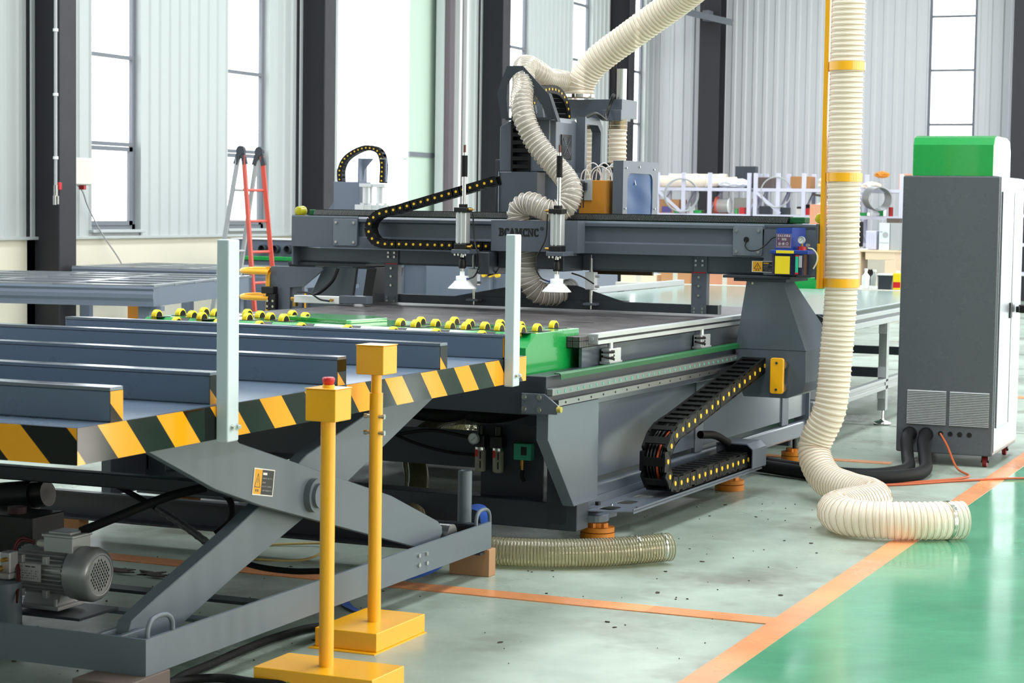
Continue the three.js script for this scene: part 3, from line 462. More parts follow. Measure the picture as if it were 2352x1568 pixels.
const edgeRail = part(cnc, 'edge_rail', [prism('xy', [[-0.06, 0.945], [0.0, 0.945], [0.0, 0.964], [-0.014, 0.964], [-0.014, 0.976], [0.0, 0.976], [0.0, 0.995], [-0.05, 0.995], [-0.06, 0.988]], -3.25, 0.03)], M.alu);
part(edgeRail, 'rail_slot_shade', box(-0.014, -0.0125, 0.9645, 0.9755, -3.24, 0.029), M.black); part(edgeRail, 'end_cap', [box(-0.058, -0.002, 0.947, 0.993, 0.03, 0.034, 0.002), cyl('z', -0.03, 0.97, 0.036, 0.008, 0.006, 14)], M.greySilver);  // black strip stands in for the shade inside the rail groove
for (const z of [-0.19, -1.5, -2.8]) {
  const c = part(cnc, 'clamp_cylinder', [box(-0.045, 0.0, 0.85, 0.915, z - 0.075, z + 0.075, 0.003), cyl('y', -0.02, 0.93, z + 0.02, 0.014, 0.04, 14), box(-0.05, 0.004, 0.84, 0.852, z - 0.08, z + 0.08)], M.alu);
  part(c, 'air_fitting', [tube([[0.003, 0.9, z + 0.05], [0.02, 0.9, z + 0.07], [0.0, 0.905, z + 0.17]], 0.006, 16, 6), tube([[0.003, 0.87, z + 0.05], [0.02, 0.868, z + 0.07], [0.0, 0.885, z + 0.17]], 0.006, 16, 6), cyl('x', 0.004, 0.9, z + 0.05, 0.008, 0.012, 10), cyl('x', 0.004, 0.87, z + 0.05, 0.008, 0.012, 10)], M.rubber);
  part(c, 'cylinder_bolt', [[0.9, 0.0], [0.88, 0.0], [0.86, 0.0]].map(([y, d]) => cyl('x', 0.001, y, z + d + 0.02, 0.006, 0.004, 8)), M.black);
}
// --- green ramp with yellow rollers
const ramp = part(cnc, 'roller_ramp', [prism('zy', [[0.6, 0.825], [0.6, 0.955], [0.487, 1.017], [-0.012, 1.017], [-0.012, 0.968], [-0.19, 0.955], [-0.19, 0.82]], -2.3, -0.12, [], 0.002)], M.green);
part(ramp, 'lip_flange', [box(-0.2, -0.119, 0.79, 0.83, 0.585, 0.612, 0.003), cyl('x', -0.118, 0.85, -0.15, 0.006, 0.006, 10)], M.green);
part(ramp, 'raised_plate', prism('xz', [[-1.6, 0.3], [-1.17, 0.42], [-1.12, 0.1], [-1.25, -0.01], [-1.6, -0.01]], 1.017, 1.036, [], 0.002), M.green);
{ const tyre = keepUV(join(lathe([[0.024, -0.014], [0.031, -0.014], [0.0345, -0.01], [0.0345, 0.01], [0.031, 0.014], [0.024, 0.014], [0.024, -0.014]], 24).rotateZ(Math.PI / 2))), hub = keepUV(join([cyl('x', 0.002, 0, 0, 0.025, 0.026, 18)])), plate = keepUV(join(box(-0.035, 0.045, 0.0, 0.0015, -0.045, 0.045)));
  const tops = [[-1.63, 0.18], [-1.48, 0.30], [-1.47, 0.52], [-0.84, 0.47], [-0.83, 0.28], [-0.73, 0.52], [-0.68, 0.41], [-0.70, 0.17], [-0.55, 0.51], [-0.55, 0.30], [-0.45, 0.54], [-0.39, 0.46], [-0.42, 0.23], [-0.29, 0.51], [-0.27, 0.32], [-0.14, 0.59], [-0.13, 0.43], [-0.17, 0.15], [-2.18, 0.59], [-2.16, 0.41], [-2.00, 0.54], [-2.13, 0.24], [-1.88, 0.63], [-2.00, 0.33], [-1.87, 0.23], [-1.67, 0.54], [-1.73, 0.33], [-1.60, 0.44], [-1.49, 0.49]];
  const front = [-2.09, -1.84, -1.6, -1.36, -1.1, -0.85, -0.62, -0.38];
  for (const [x0, z0, low] of [...tops.map(([x, z]) => [x - 0.06, z - 0.105, 0]), ...front.map((x) => [x, 0.53, 1])]) {
    const y = low ? 0.989 : 1.019, r = part(ramp, 'roller', tyre, M.tyre); r.position.set(x0, y, z0);
    const h = part(ramp, 'roller_hub', hub, M.black); h.position.set(x0, y, z0); const p = part(ramp, 'roller_slot', plate, M.black); p.position.set(x0 + 0.008, low ? 0.994 : 1.0175, z0); if (low) p.rotation.x = R(28);
  } }

// ================================================================= GANTRY OF THE ROUTER
part(cnc, 'gantry_beam', [prism('zy', [[-1.915, 1.525], [-1.9, 1.512], [-1.9, 1.495], [-1.92, 1.485], [-1.92, 1.405], [-1.902, 1.395], [-1.902, 1.335], [-1.99, 1.33], [-1.99, 1.245], [-2.0, 1.232], [-2.36, 1.232], [-2.37, 1.245], [-2.37, 1.525]], -2.9, 0.49, [], 0.002)], M.greyPaint);
for (const x of [0.488, -2.91]) part(cnc, 'beam_end_plate', box(x, x + 0.011, 1.22, 1.53, -2.37, -1.905, 0.003), M.greyPaint);
part(cnc, 'beam_front_skin', [prism('zy', [[-1.899, 1.528], [-1.895, 1.52], [-1.895, 1.334], [-1.905, 1.334], [-1.905, 1.528]], -2.905, -2.43)], M.greyPaint); part(cnc, 'beam_front_skin', box(0.19, 0.49, 1.24, 1.522, -1.93, -1.9), M.greyPaint);
{ const g = [box(-2.85, 0.32, 1.525, 1.535, -2.2, -2.0)]; part(cnc, 'rack_base', g, M.greenDark);
  const teeth = [], tg = (x) => { const t = box(-0.0021, 0.0021, 0, 0.031, 0, 0.03); t.applyMatrix4(new THREE.Matrix4().makeShear(0, 0, 0.35, 0, 0, 0)); return t.translate(x, 1.532, -1.985); };
  for (let x = -2.78; x < 0.305; x += 0.0085) teeth.push(tg(x));
  part(cnc, 'rack_backing', box(-2.79, 0.31, 1.53, 1.568, -2.05, -1.99), M.black); part(cnc, 'rack_teeth', teeth, M.steel).userData.kind = 'stuff'; }
for (const [a, b] of [[0.31, 0.4], [-2.83, -2.79]]) part(cnc, 'rack_end_stop', box(a, b, 1.53, 1.565, -2.08, -1.98, 0.006), M.greenDark);
std('lens', '#d9d326', 0.2, 0, { transmission: 0.45, thickness: 0 });
for (const [x, y] of [[-2.9, 1.555], [0.485, 1.56]]) part(cnc, 'warning_lamp', lathe([[0, 0.06], [0.022, 0.058], [0.028, 0.05], [0.028, 0.01], [0.032, 0.006], [0.032, -0.005], [0, -0.005]], 24).rotateX(Math.PI / 2).translate(x + 0.01, y, -2.0), M.lens);
paint('coverGrey', '#6f7882', 0.42);
function coverPlate(x0, x1, y0, y1, z) { const c = part(cnc, 'cover_plate', prism('xy', rrect(x0, x1, y0, y1, 0.012), z, z + 0.006, [], 0.001), M.coverGrey); part(c, 'screw', [[x0 + 0.022, y0 + 0.022], [x1 - 0.022, y0 + 0.022], [x0 + 0.022, y1 - 0.022], [x1 - 0.022, y1 - 0.022]].map(([x, y]) => screw(x, y, z + 0.009)), M.chrome); return c; }
coverPlate(-2.6, -2.43, 1.345, 1.51, -1.893);
{ const c = coverPlate(0.008, 0.182, 1.345, 1.508, -1.9); part(c, 'cable_hole', cyl('z', 0.088, 1.435, -1.893, 0.016, 0.003, 20), M.black); part(c, 'pump_cable', tube([[0.088, 1.43, -1.892], [0.085, 1.4, -1.885], [0.11, 1.375, -1.88], [0.16, 1.378, -1.88], [0.21, 1.41, -1.88], [0.25, 1.445, -1.86], [0.29, 1.455, -1.83]], 0.0035, 50, 6), M.cable); }
part(cnc, 'chain_tray', [prism('xz', [[-2.78, -1.895], [-2.62, -1.77], [-1.45, -1.77], [-1.45, -1.9], [-2.78, -1.9]], 1.328, 1.333), box(-2.7, -1.45, 1.328, 1.35, -1.9, -1.896)], M.greyPaint);
// --- lifting nesting chain on the beam
{ const z = -1.825, path = [];
  for (let i = 0; i <= 6; i++) path.push([-1.47 - 0.72 * i / 6, 1.365, z]);
  path.push([-2.25, 1.38, z], [-2.285, 1.42, z], [-2.293, 1.455, z], [-2.28, 1.5, z], [-2.235, 1.54, z]);
  for (let i = 1; i <= 6; i++) path.push([-2.235 + 0.795 * i / 6, 1.54 + 0.215 * i / 6, z]);
  energyChain(cnc, 'cable_chain', path, 0.0485, 0.026, 0.075, [0, 0, 1]); }
// --- carriage plate with the maker's name
part(cnc, 'carriage_plate', [prism('xy', rrect(-1.447, -1.075, 1.34, 1.52, 0.004), -1.762, -1.756), box(-1.447, -1.441, 1.34, 1.52, -1.79, -1.756, 0.002), box(-1.447, -1.075, 1.515, 1.52, -1.9, -1.756, 0.002), prism('xz', [[-1.075, -1.762], [-0.905, -1.79], [-0.905, -1.9], [-0.91, -1.9], [-0.91, -1.796], [-1.075, -1.768]], 1.335, 1.525)], M.greyPaint);
for (const q of [[-1.42, -1.33, 1.24, 1.34, -1.98, -1.8], [-1.17, -1.03, 1.24, 1.34, -1.98, -1.8], [-1.5, -1.43, 1.2, 1.33, -1.99, -1.7], [-1.02, -0.95, 1.23, 1.33, -1.99, -1.7]]) part(cnc, 'carriage_block', box(...q, 0.005), M.greyDark);
{ const g = new TextGeometry('BCAMCNC', { font: fontBold, size: 0.043, depth: 0.001, curveSegments: 6, bevelEnabled: true, bevelSize: 0.0028, bevelThickness: 0.0006, bevelSegments: 1 }); g.computeBoundingBox(); const w = g.boundingBox.max.x; g.scale(0.258 / w, 1, 1); g.translate(-1.395, 1.43, -1.756);
  const r = new TextGeometry('R', { font: fontBold, size: 0.011, depth: 0.0015 }).translate(-1.121, 1.469, -1.756), ring = new THREE.TorusGeometry(0.0105, 0.0012, 4, 24).translate(-1.1165, 1.4745, -1.7555);
  part(cnc, 'lettering', [g, r, ring], M.black, 'black BCAMCNC lettering'); }
// --- suction cup lifters
for (const x of [-1.6, -0.988]) {
  const z = -1.69, s = part(cnc, 'suction_lifter', [box(x - 0.034, x + 0.034, 1.378, 1.565, z - 0.032, z + 0.032, 0.008), box(x + 0.0, x + 0.01, 1.378, 1.565, z + 0.032, z + 0.037, 0.002), box(x - 0.022, x - 0.012, 1.378, 1.565, z + 0.032, z + 0.037, 0.002)], M.alu);
  part(s, 'cylinder_head', [box(x - 0.042, x + 0.042, 1.565, 1.592, z - 0.036, z + 0.04, 0.003), box(x - 0.02, x + 0.02, 1.592, 1.612, z - 0.02, z + 0.02, 0.003)], M.black); part(s, 'cylinder_foot', box(x - 0.038, x + 0.038, 1.345, 1.378, z - 0.036, z + 0.04, 0.003), M.black);
  part(s, 'guide_rod', [cyl('y', x + 0.006, 1.7, z, 0.0115, 0.19, 16), cyl('y', x + 0.006, 1.905, z, 0.009, 0.02, 14)], M.chrome); part(s, 'grip_sleeve', [cyl('y', x + 0.006, 1.835, z, 0.0175, 0.125, 18)], M.rubber); part(s, 'rod_tip', cyl('y', x + 0.006, 1.935, z, 0.0075, 0.05, 12), std('copper', '#6a4b43', 0.5, 0.6));
  part(s, 'mount_plate', [box(x - 0.05, x + 0.06, 1.32, 1.345, z - 0.15, z + 0.05, 0.003)], M.greyPaint); part(s, 'mount_screw', [-0.035, -0.012, 0.012, 0.035].map((d) => cyl('y', x + d, 1.315, z + 0.035, 0.006, 0.014, 8)), M.chrome);
  part(s, 'coupling', [lathe([[0, 1.298], [0.018, 1.298], [0.018, 1.285], [0.024, 1.275], [0.024, 1.24], [0.018, 1.232], [0, 1.232]], 8).translate(x, 0, z)], M.black); part(s, 'coupling_nut', [cyl('y', x, 1.305, z, 0.013, 0.018, 12), cyl('y', x, 1.222, z, 0.01, 0.03, 12)], M.chrome);
  part(s, 'suction_cup', lathe([[0, 1.215], [0.014, 1.215], [0.015, 1.19], [0.038, 1.188], [0.038, 1.16], [0.047, 1.158], [0.05, 1.152], [0.083, 1.118], [0.086, 1.112], [0.08, 1.112], [0.0, 1.13]], 36).translate(x, 0, z), M.white);
  const d = x < -1.3 ? 1 : -1;
  part(s, 'push_fitting', [cyl('x', x + d * 0.04, 1.172, z + 0.01, 0.006, 0.02, 10)], M.blue); part(s, 'elbow_fitting', [cyl('x', x + d * 0.052, 1.36, z + 0.02, 0.009, 0.03, 12), cyl('x', x + d * 0.054, 1.58, z + 0.01, 0.008, 0.025, 12), cyl('x', x + d * 0.07, 1.58, z + 0.01, 0.004, 0.016, 10)], M.brass);
  part(s, 'air_tube', [tube([[x + d * 0.05, 1.172, z + 0.01], [x + d * 0.09, 1.19, z + 0.02], [x + d * 0.122, 1.25, z + 0.025], [x + d * 0.12, 1.31, z + 0.02], [x + d * 0.1, 1.35, z + 0.02], [x + d * 0.075, 1.42, z + 0.0], [x + d * 0.065, 1.56, z]], 0.0045, 60, 8), d > 0 ? tube([[x + 0.12, 1.19, z - 0.1], [x + 0.17, 1.21, z - 0.1], [x + 0.19, 1.25, z - 0.12]], 0.005, 20, 6) : tube([[x + 0.05, 1.22, z - 0.1], [x + 0.12, 1.2, z - 0.1], [x + 0.17, 1.16, z - 0.15]], 0.005, 20, 6)], M.cable);
}
// --- push bar with its uprights, gusset and pin cylinders
const push = part(cnc, 'push_bar', [box(-2.36, -0.105, 1.0, 1.052, -2.03, -1.99, 0.003), prism('xy', [[-1.82, 1.05], [-1.36, 1.135], [-1.0, 1.14], [-0.68, 1.05]], -2.012, -2.004), box(-1.66, -0.7, 1.05, 1.056, -2.1, -2.0)], M.greyDark);
part(push, 'bar_end', box(-0.106, -0.1, 0.998, 1.054, -2.032, -1.988), M.greySilver);
for (const x of [-2.235, -0.22]) {
  const u = part(cnc, 'upright', [box(x - 0.046, x + 0.046, 1.0, 1.235, -1.988, -1.976, 0.002), box(x + 0.03, x + 0.046, 1.0, 1.34, -2.03, -1.98, 0.002), box(x - 0.035, x + 0.046, 1.24, 1.34, -1.99, -1.979, 0.002)], M.greyPaint);
  part(u, 'bolt', [[-0.025, 1.025], [0.025, 1.025], [-0.025, 1.005], [0.025, 1.005], [-0.02, 1.3], [0.022, 1.3], [-0.02, 1.275], [0.022, 1.275], [0, 1.1], [0, 1.155], [0, 1.205]].map(([a, y]) => screw(x + a, y + 0.006, -1.973, 0.0075)), M.chrome);
  part(u, 'shim', box(x - 0.04, x + 0.04, 1.235, 1.241, -1.985, -1.975), M.red);
}
for (const x of [-0.885, -1.655]) {
  const p = part(cnc, 'pin_cylinder', [box(x - 0.03, x + 0.03, 1.12, 1.225, -1.985, -1.935, 0.004)], M.alu); part(p, 'pin', [cyl('y', x, 1.08, -1.96, 0.009, 0.09, 12), cyl('y', x, 1.03, -1.96, 0.005, 0.05, 10)], M.chrome); part(p, 'adjuster', [cyl('y', x - 0.003, 1.265, -1.96, 0.011, 0.08, 14), cyl('y', x - 0.003, 1.315, -1.96, 0.004, 0.02, 8)], M.steel);
  part(p, 'pin_bracket', [box(x - 0.04, x + 0.04, 1.028, 1.042, -2.0, -1.93, 0.002)], M.greyPaint); part(p, 'air_fitting', [cyl('x', x + 0.04, 1.2, -1.96, 0.008, 0.02, 10), cyl('x', x + 0.04, 1.14, -1.96, 0.008, 0.02, 10)], M.greySilver);
}
// --- gantry legs
const hull = (pts) => toCreasedNormals(new ConvexGeometry(pts.map((p) => V(...p))), 0.3);
part(cnc, 'gantry_leg', hull([[0.045, 0.66, -1.9], [0.035, 0.81, -1.9], [0.093, 1.2, -1.9], [0.305, 1.205, -1.9], [0.447, 0.82, -1.9], [0.451, 0.64, -1.9], [0.435, 0.585, -1.9], [0.345, 0.548, -1.9], [0.09, 0.548, -1.9],
  [0.045, 0.66, -2.5], [0.035, 0.81, -2.5], [0.093, 1.2, -2.1], [0.305, 1.205, -2.1], [0.447, 0.82, -2.5], [0.451, 0.64, -2.5], [0.435, 0.585, -2.5], [0.345, 0.548, -2.5], [0.09, 0.548, -2.5]]), M.panelGloss);
part(cnc, 'leg_seam', box(0.036, 0.452, 0.817, 0.82, -1.903, -1.899), M.greyDark); for (const [x, y] of [[0.05, 0.8], [0.13, 1.19]]) part(cnc, 'leg_screw', cyl('z', x, y, -1.897, 0.007, 0.006, 10), M.chrome);
part(cnc, 'leg_top_plate', [box(-0.04, 0.36, 1.218, 1.234, -2.35, -1.87, 0.003), box(0.02, 0.33, 1.2, 1.219, -2.3, -1.885, 0.003)], M.greyDark);
const bump = part(cnc, 'bumper', prism('xy', rrect(0.262, 0.34, 0.577, 0.778, 0.014), -1.862, -1.84, [], 0.003), M.yellow);
for (const y of [0.74, 0.61]) part(bump, 'bumper_post', cyl('z', 0.33, y, -1.88, 0.024, 0.04, 20), M.steel); for (const y of [0.75, 0.6]) part(bump, 'bumper_screw', screw(0.3, y, -1.838, 0.007), M.greyDark);
part(cnc, 'gantry_leg', [prism('xy', [[-2.84, 0.93], [-2.84, 0.99], [-2.728, 1.208], [-2.49, 1.21], [-2.52, 1.01], [-2.52, 0.93]], -2.02, -1.99, [], 0.002), box(-2.82, -2.5, 0.9, 1.0, -2.4, -2.02)], M.greyPaint);
part(cnc, 'leg_web', hull([[-2.42, 1.205, -2.0], [-2.35, 1.205, -2.0], [-2.46, 0.95, -2.0], [-2.4, 0.95, -2.0], [-2.42, 1.205, -2.35], [-2.35, 1.205, -2.35], [-2.46, 0.95, -2.35], [-2.4, 0.95, -2.35]]), M.black);
part(cnc, 'leg_top_plate', [box(-2.97, -2.41, 1.213, 1.234, -2.35, -1.96, 0.003), box(-2.97, -2.78, 1.2, 1.215, -2.3, -1.97, 0.003), box(-2.52, -2.36, 1.2, 1.215, -2.3, -1.99, 0.003)], M.greyDark);
part(cnc, 'leg_side_plate', [prism('xy', [[-3.088, 0.92], [-3.088, 1.19], [-3.075, 1.203], [-2.705, 1.205], [-2.695, 1.19], [-2.839, 1.08], [-2.94, 1.071], [-2.94, 0.92]], -1.95, -1.935, [], 0.002), box(-2.95, -2.86, 0.9, 1.08, -1.98, -1.95)], M.greyPaint);
part(cnc, 'drag_cable', tube([[-2.6, 1.2, -1.95], [-2.63, 1.12, -1.93], [-2.7, 1.05, -1.9], [-2.74, 1.03, -1.88]], 0.012, 24, 8), M.cable);
const sidePusher = part(cnc, 'side_cylinder', [box(-2.73, -2.41, 0.995, 1.04, -1.7, -1.64, 0.003)], M.white); part(sidePusher, 'cylinder_block', box(-2.41, -2.22, 1.0, 1.047, -1.72, -1.64, 0.003), M.greyPaint); part(sidePusher, 'air_tube', tube([[-2.7, 1.06, -1.63], [-2.6, 1.055, -1.62], [-2.53, 1.02, -1.62], [-2.47, 1.012, -1.63]], 0.006, 24, 6), M.cable); part(sidePusher, 'cylinder_fitting', cyl('z', -2.455, 1.018, -1.63, 0.009, 0.025, 10), M.brass); part(sidePusher, 'cylinder_fitting', [cyl('x', -2.745, 1.015, -1.67, 0.012, 0.04, 12), box(-2.75, -2.73, 0.97, 1.02, -1.69, -1.66)], M.brass);
{ const g = part(cnc, 'guard_rail', [1.17, 1.005].map((y) => [tube([[-3.06, y + 0.008, -1.99], [-3.27, y + 0.006, -1.99], [-3.3, y, -1.95], [-3.27, y - 0.004, -1.91], [-3.07, y - 0.006, -1.9]], 0.0165, 40, 12)]), M.yellow); part(g, 'rail_post', cyl('y', -3.1, 1.05, -1.93, 0.014, 0.3, 14), M.yellow);
  part(g, 'rail_clamp', [box(-3.12, -3.03, 1.03, 1.075, -1.94, -1.88, 0.006), box(-3.09, -3.02, 0.93, 1.03, -1.93, -1.89, 0.003)], M.black); for (const [x, y] of [[-3.075, 0.985], [-3.035, 0.985], [-3.075, 0.95], [-3.035, 0.95]]) part(g, 'clamp_screw', screw(x, y, -1.887, 0.008), M.chrome); }
// --- lubrication pump
std('oilCup', '#3a3a70', 0.12, 0, { transmission: 0.75, thickness: 0 }); std('oil', '#0c0a0c', 0.25);
{ const z = -1.75, y0 = 1.248, b = part(cnc, 'oil_pump', [hull([[0.312, 1.505, z], [0.4, 1.508, z], [0.306, 1.385, z + 0.012], [0.398, 1.385, z + 0.012], [0.312, 1.505, z - 0.12], [0.44, 1.508, z - 0.12], [0.306, 1.385, z - 0.12], [0.44, 1.385, z - 0.12]]), box(0.28, 0.5, 1.362, 1.385, z - 0.13, z + 0.018, 0.005)], M.blue);
  const faceTex = canvasTex(256, 224, (x, w, h) => { x.fillStyle = '#5a4457'; x.fillRect(0, 0, w, h); x.strokeStyle = '#b9a7b5'; x.lineWidth = 4; x.strokeRect(4, 4, w - 8, h - 8); x.fillStyle = '#e8e2e8'; x.font = 'bold 40px serif'; x.textAlign = 'center'; [...'DALOHA'].forEach((c, i) => x.fillText(c, 38 + i * 37, 46)); x.fillStyle = '#c9c6c4'; x.font = 'bold 48px monospace'; x.fillText('888', 135, 104); x.fillRect(30, 68, 22, 7); x.fillRect(34, 84, 16, 7);
    x.strokeStyle = '#d8d2d8'; x.lineWidth = 5; for (const cx of [62, 126, 190]) { x.beginPath(); x.arc(cx, 160, 19, 0, 7); x.stroke(); } x.fillStyle = '#d8d2d8'; x.beginPath(); x.moveTo(62, 150); x.lineTo(72, 168); x.lineTo(52, 168); x.fill(); x.fillRect(118, 152, 16, 16); x.fillRect(20, 200, w - 40, 4); });
  std('pumpFace', '#ffffff', 0.35, 0, { map: faceTex }); const f = sheet(b, 'control_face', M.pumpFace, [0.3545, 1.435, z + 0.0085], 0.086, 0.077); f.rotation.set(R(-5.5), 0, 0);
  part(b, 'oil_cup', [prism('xz', rrect(0.288, 0.47, -z - 0.015, -z + 0.12, 0.02).map(([x, q]) => [x, -q]), y0, 1.362)], M.oilCup); part(b, 'oil', [prism('xz', rrect(0.291, 0.467, -z - 0.012, -z + 0.117, 0.018).map(([x, q]) => [x, -q]), y0 + 0.003, 1.3)], M.oil);
  part(b, 'name_strip', box(0.316, 0.418, 1.366, 1.382, z + 0.018, z + 0.02, 0.001), M.tyre); part(b, 'yellow_sheet', box(0.311, 0.396, 1.252, 1.35, z + 0.016, z + 0.018, 0.001), std('sheetYellow', '#f3d81f', 0.5));
  part(b, 'level_strip', [box(0.428, 0.444, 1.262, 1.35, z + 0.0165, z + 0.019)], std('levelGreen', '#2fbf92', 0.4)); part(b, 'level_mark', [box(0.427, 0.445, 1.35, 1.358, z + 0.0165, z + 0.019), box(0.427, 0.445, 1.252, 1.262, z + 0.0165, z + 0.019)], M.red); part(b, 'level_tube', box(0.447, 0.465, 1.29, 1.355, z + 0.016, z + 0.019, 0.001), M.greySilver);
  part(b, 'filler_cap', [cyl('y', 0.45, 1.393, z - 0.03, 0.024, 0.025, 24)], M.red);
  gauge(b, 0.452, 1.44, z - 0.02, 0.019); part(b, 'gauge_stem', cyl('y', 0.452, 1.412, z - 0.02, 0.007, 0.02, 10), M.brass); part(b, 'relief_knob', [cyl('z', 0.485, 1.413, z - 0.02, 0.01, 0.02, 16)], M.chrome);
  part(b, 'oil_tube', tube([[0.49, 1.397, z - 0.01], [0.52, 1.392, z], [0.545, 1.36, z], [0.543, 1.32, z], [0.525, 1.285, z]], 0.0045, 40, 8), std('tubeClear', '#e6e0c2', 0.3, 0, { transmission: 0.3, thickness: 0 })); }
sheet(cnc, 'warning_label', M.warnB, [0.2, 1.285, -1.8985], 0.155, 0.062);
// --- mast and clamps that carry the large hose
const mast = part(cnc, 'hose_mast', [box(0.502, 0.528, 1.17, 3.3, -1.97, -1.93, 0.003), box(0.498, 0.512, 1.17, 1.42, -1.93, -1.9, 0.002)], M.yellow);
for (const y of [1.205, 1.79, 2.4]) { const r = 0.097; part(mast, 'hose_clamp', [new THREE.CylinderGeometry(r + 0.003, r + 0.003, 0.048, 48, 1, true), new THREE.CylinderGeometry(r, r, 0.048, 48, 1, true)].map((g) => g.translate(0.63, y, -1.95)).concat([new THREE.RingGeometry(r, r + 0.003, 48).rotateX(-Math.PI / 2).translate(0.63, y + 0.024, -1.95)]), M.yellow); }

// ================================================================= HOSES
function hoseGeo(pts, r, pitch, dip, segs = 28, sub = 4) {
  const c = curve(pts), L = c.getLength(), n = Math.round(L / pitch) * sub, P = [], idx = []; c.arcLengthDivisions = 800; c.updateArcLengths();
  const F = c.computeFrenetFrames(n, false), prof = (k) => sub === 6 ? r - dip * [0, 0.75, 1, 1, 1, 0.75][k % 6] : r - dip * Math.pow(Math.sin(Math.PI * (k % sub) / sub), 0.7);
  for (let i = 0; i <= n; i++) { const p = c.getPointAt(i / n), q = prof(i); for (let j = 0; j < segs; j++) { const a = j / segs * 2 * Math.PI; P.push(...p.clone().addScaledVector(F.normals[i], q * Math.cos(a)).addScaledVector(F.binormals[i], q * Math.sin(a)).toArray()); } }
  for (let i = 0; i < n; i++) for (let j = 0; j < segs; j++) { const a = i * segs + j, b = i * segs + (j + 1) % segs, d = a + segs, e = b + segs; idx.push(a, b, d, b, e, d); }
  const g = new THREE.BufferGeometry(); g.setAttribute('position', new THREE.Float32BufferAttribute(P, 3)); g.setIndex(idx); g.computeVertexNormals(); return g;
}
function wireGeo(pts, r, pitch, w) {
  const c = curve(pts); c.arcLengthDivisions = 800; c.updateArcLengths(); const L = c.getLength(), t = Math.round(L / pitch), per = 14, n = t * per, F = c.computeFrenetFrames(n, false), Q = [];
  for (let i = 0; i <= n; i++) { const a = 2 * Math.PI * i / per, p = c.getPointAt(i / n); Q.push(p.addScaledVector(F.normals[i], r * Math.cos(a)).addScaledVector(F.binormals[i], r * Math.sin(a))); }
  const P = [], idx = [], s = 5;
  for (let i = 0; i <= n; i++) { const T = (Q[Math.min(n, i + 1)].clone().sub(Q[Math.max(0, i - 1)])).normalize(), N = Q[i].clone().sub(c.getPointAt(i / n)).normalize(), B = T.clone().cross(N); for (let j = 0; j < s; j++) { const a = j / s * 2 * Math.PI; P.push(...Q[i].clone().addScaledVector(N, w * Math.cos(a)).addScaledVector(B, w * Math.sin(a)).toArray()); } }
  for (let i = 0; i < n; i++) for (let j = 0; j < s; j++) { const a = i * s + j, b = i * s + (j + 1) % s; idx.push(a, a + s, b, b, a + s, b + s); }
  const g = new THREE.BufferGeometry(); g.setAttribute('position', new THREE.Float32BufferAttribute(P, 3)); g.setIndex(idx); g.computeVertexNormals(); return g;
}
std('hoseCream', '#fff8ea', 0.5, 0, { transmission: 0.35, thickness: 0 }); std('hoseWire', '#a98a68', 0.5); std('hoseGrey', '#e2dcd2', 0.14, 0, { transmission: 0.6, thickness: 0 }); std('hoseWireGrey', '#efe8dc', 0.25); std('hoseOlive', '#ddd7ba', 0.08, 0, { transmission: 0.8, thickness: 0 }); std('wireOlive', '#6d6650', 0.3, 0.6);
const toW = (p) => V(...p).applyAxisAngle(V(0, 1, 0), R(-2.05)).add(V(-3.403, 0, -9.048)).toArray();
function clampRing(parent, c, dir, r, w) { const g = new THREE.CylinderGeometry(r, r, w, 36, 1, true), g2 = new THREE.CylinderGeometry(r - 0.001, r - 0.001, w, 36, 1, true), q = new THREE.Quaternion().setFromUnitVectors(V(0, 1, 0), V(...dir).normalize()); const s = box(-0.012, 0.012, -w * 0.6, w * 0.6, r - 0.002, r + 0.012, 0.002); return part(parent, 'hose_clamp', [g, g2, s].map((x) => x.applyQuaternion(q).translate(...c)), M.chrome); }
{ const pts = [[-1.37, 2.3, -2.86], [-1.365, 2.38, -2.86], [-1.28, 2.5, -2.85], [-1.0, 2.68, -2.8], [-0.68, 2.86, -2.72], [-0.2, 3.1, -2.45], [0.25, 3.3, -2.12], [0.5, 3.35, -2.0], [0.61, 3.2, -1.95], [0.628, 2.95, -1.95], [0.63, 2.4, -1.95], [0.63, 1.8, -1.95], [0.63, 1.2, -1.95], [0.612, 0.8, -1.94], [0.59, 0.5, -1.92]].map(toW).concat([[-2.83, 0.27, -10.95], [-2.74, 0.135, -10.84], [-2.56, 0.1, -10.66], [-2.4, 0.1, -10.48], [-2.34, 0.1, -10.3], [-2.4, 0.1, -10.08], [-2.43, 0.1, -9.86], [-2.33, 0.1, -9.68], [-2.14, 0.1, -9.66], [-1.94, 0.1, -9.74], [-1.8, 0.098, -9.86]]);
  const h = thing('dust_hose', 'long cream ribbed hose strapped to the yellow mast and coiling on the floor', 'hose');
  part(h, 'hose_wall', hoseGeo(pts, 0.0945, 0.0285, 0.0055, 28, 6), M.hoseCream); part(h, 'wire_helix', wireGeo(pts, 0.0942, 0.0285, 0.0011), M.hoseWire);
  clampRing(h, [-1.862, 0.0995, -9.807], [0.76, 0, -0.65], 0.0955, 0.016); clampRing(h, toW([-1.37, 2.308, -2.86]), [0, 1, 0], 0.096, 0.02); }
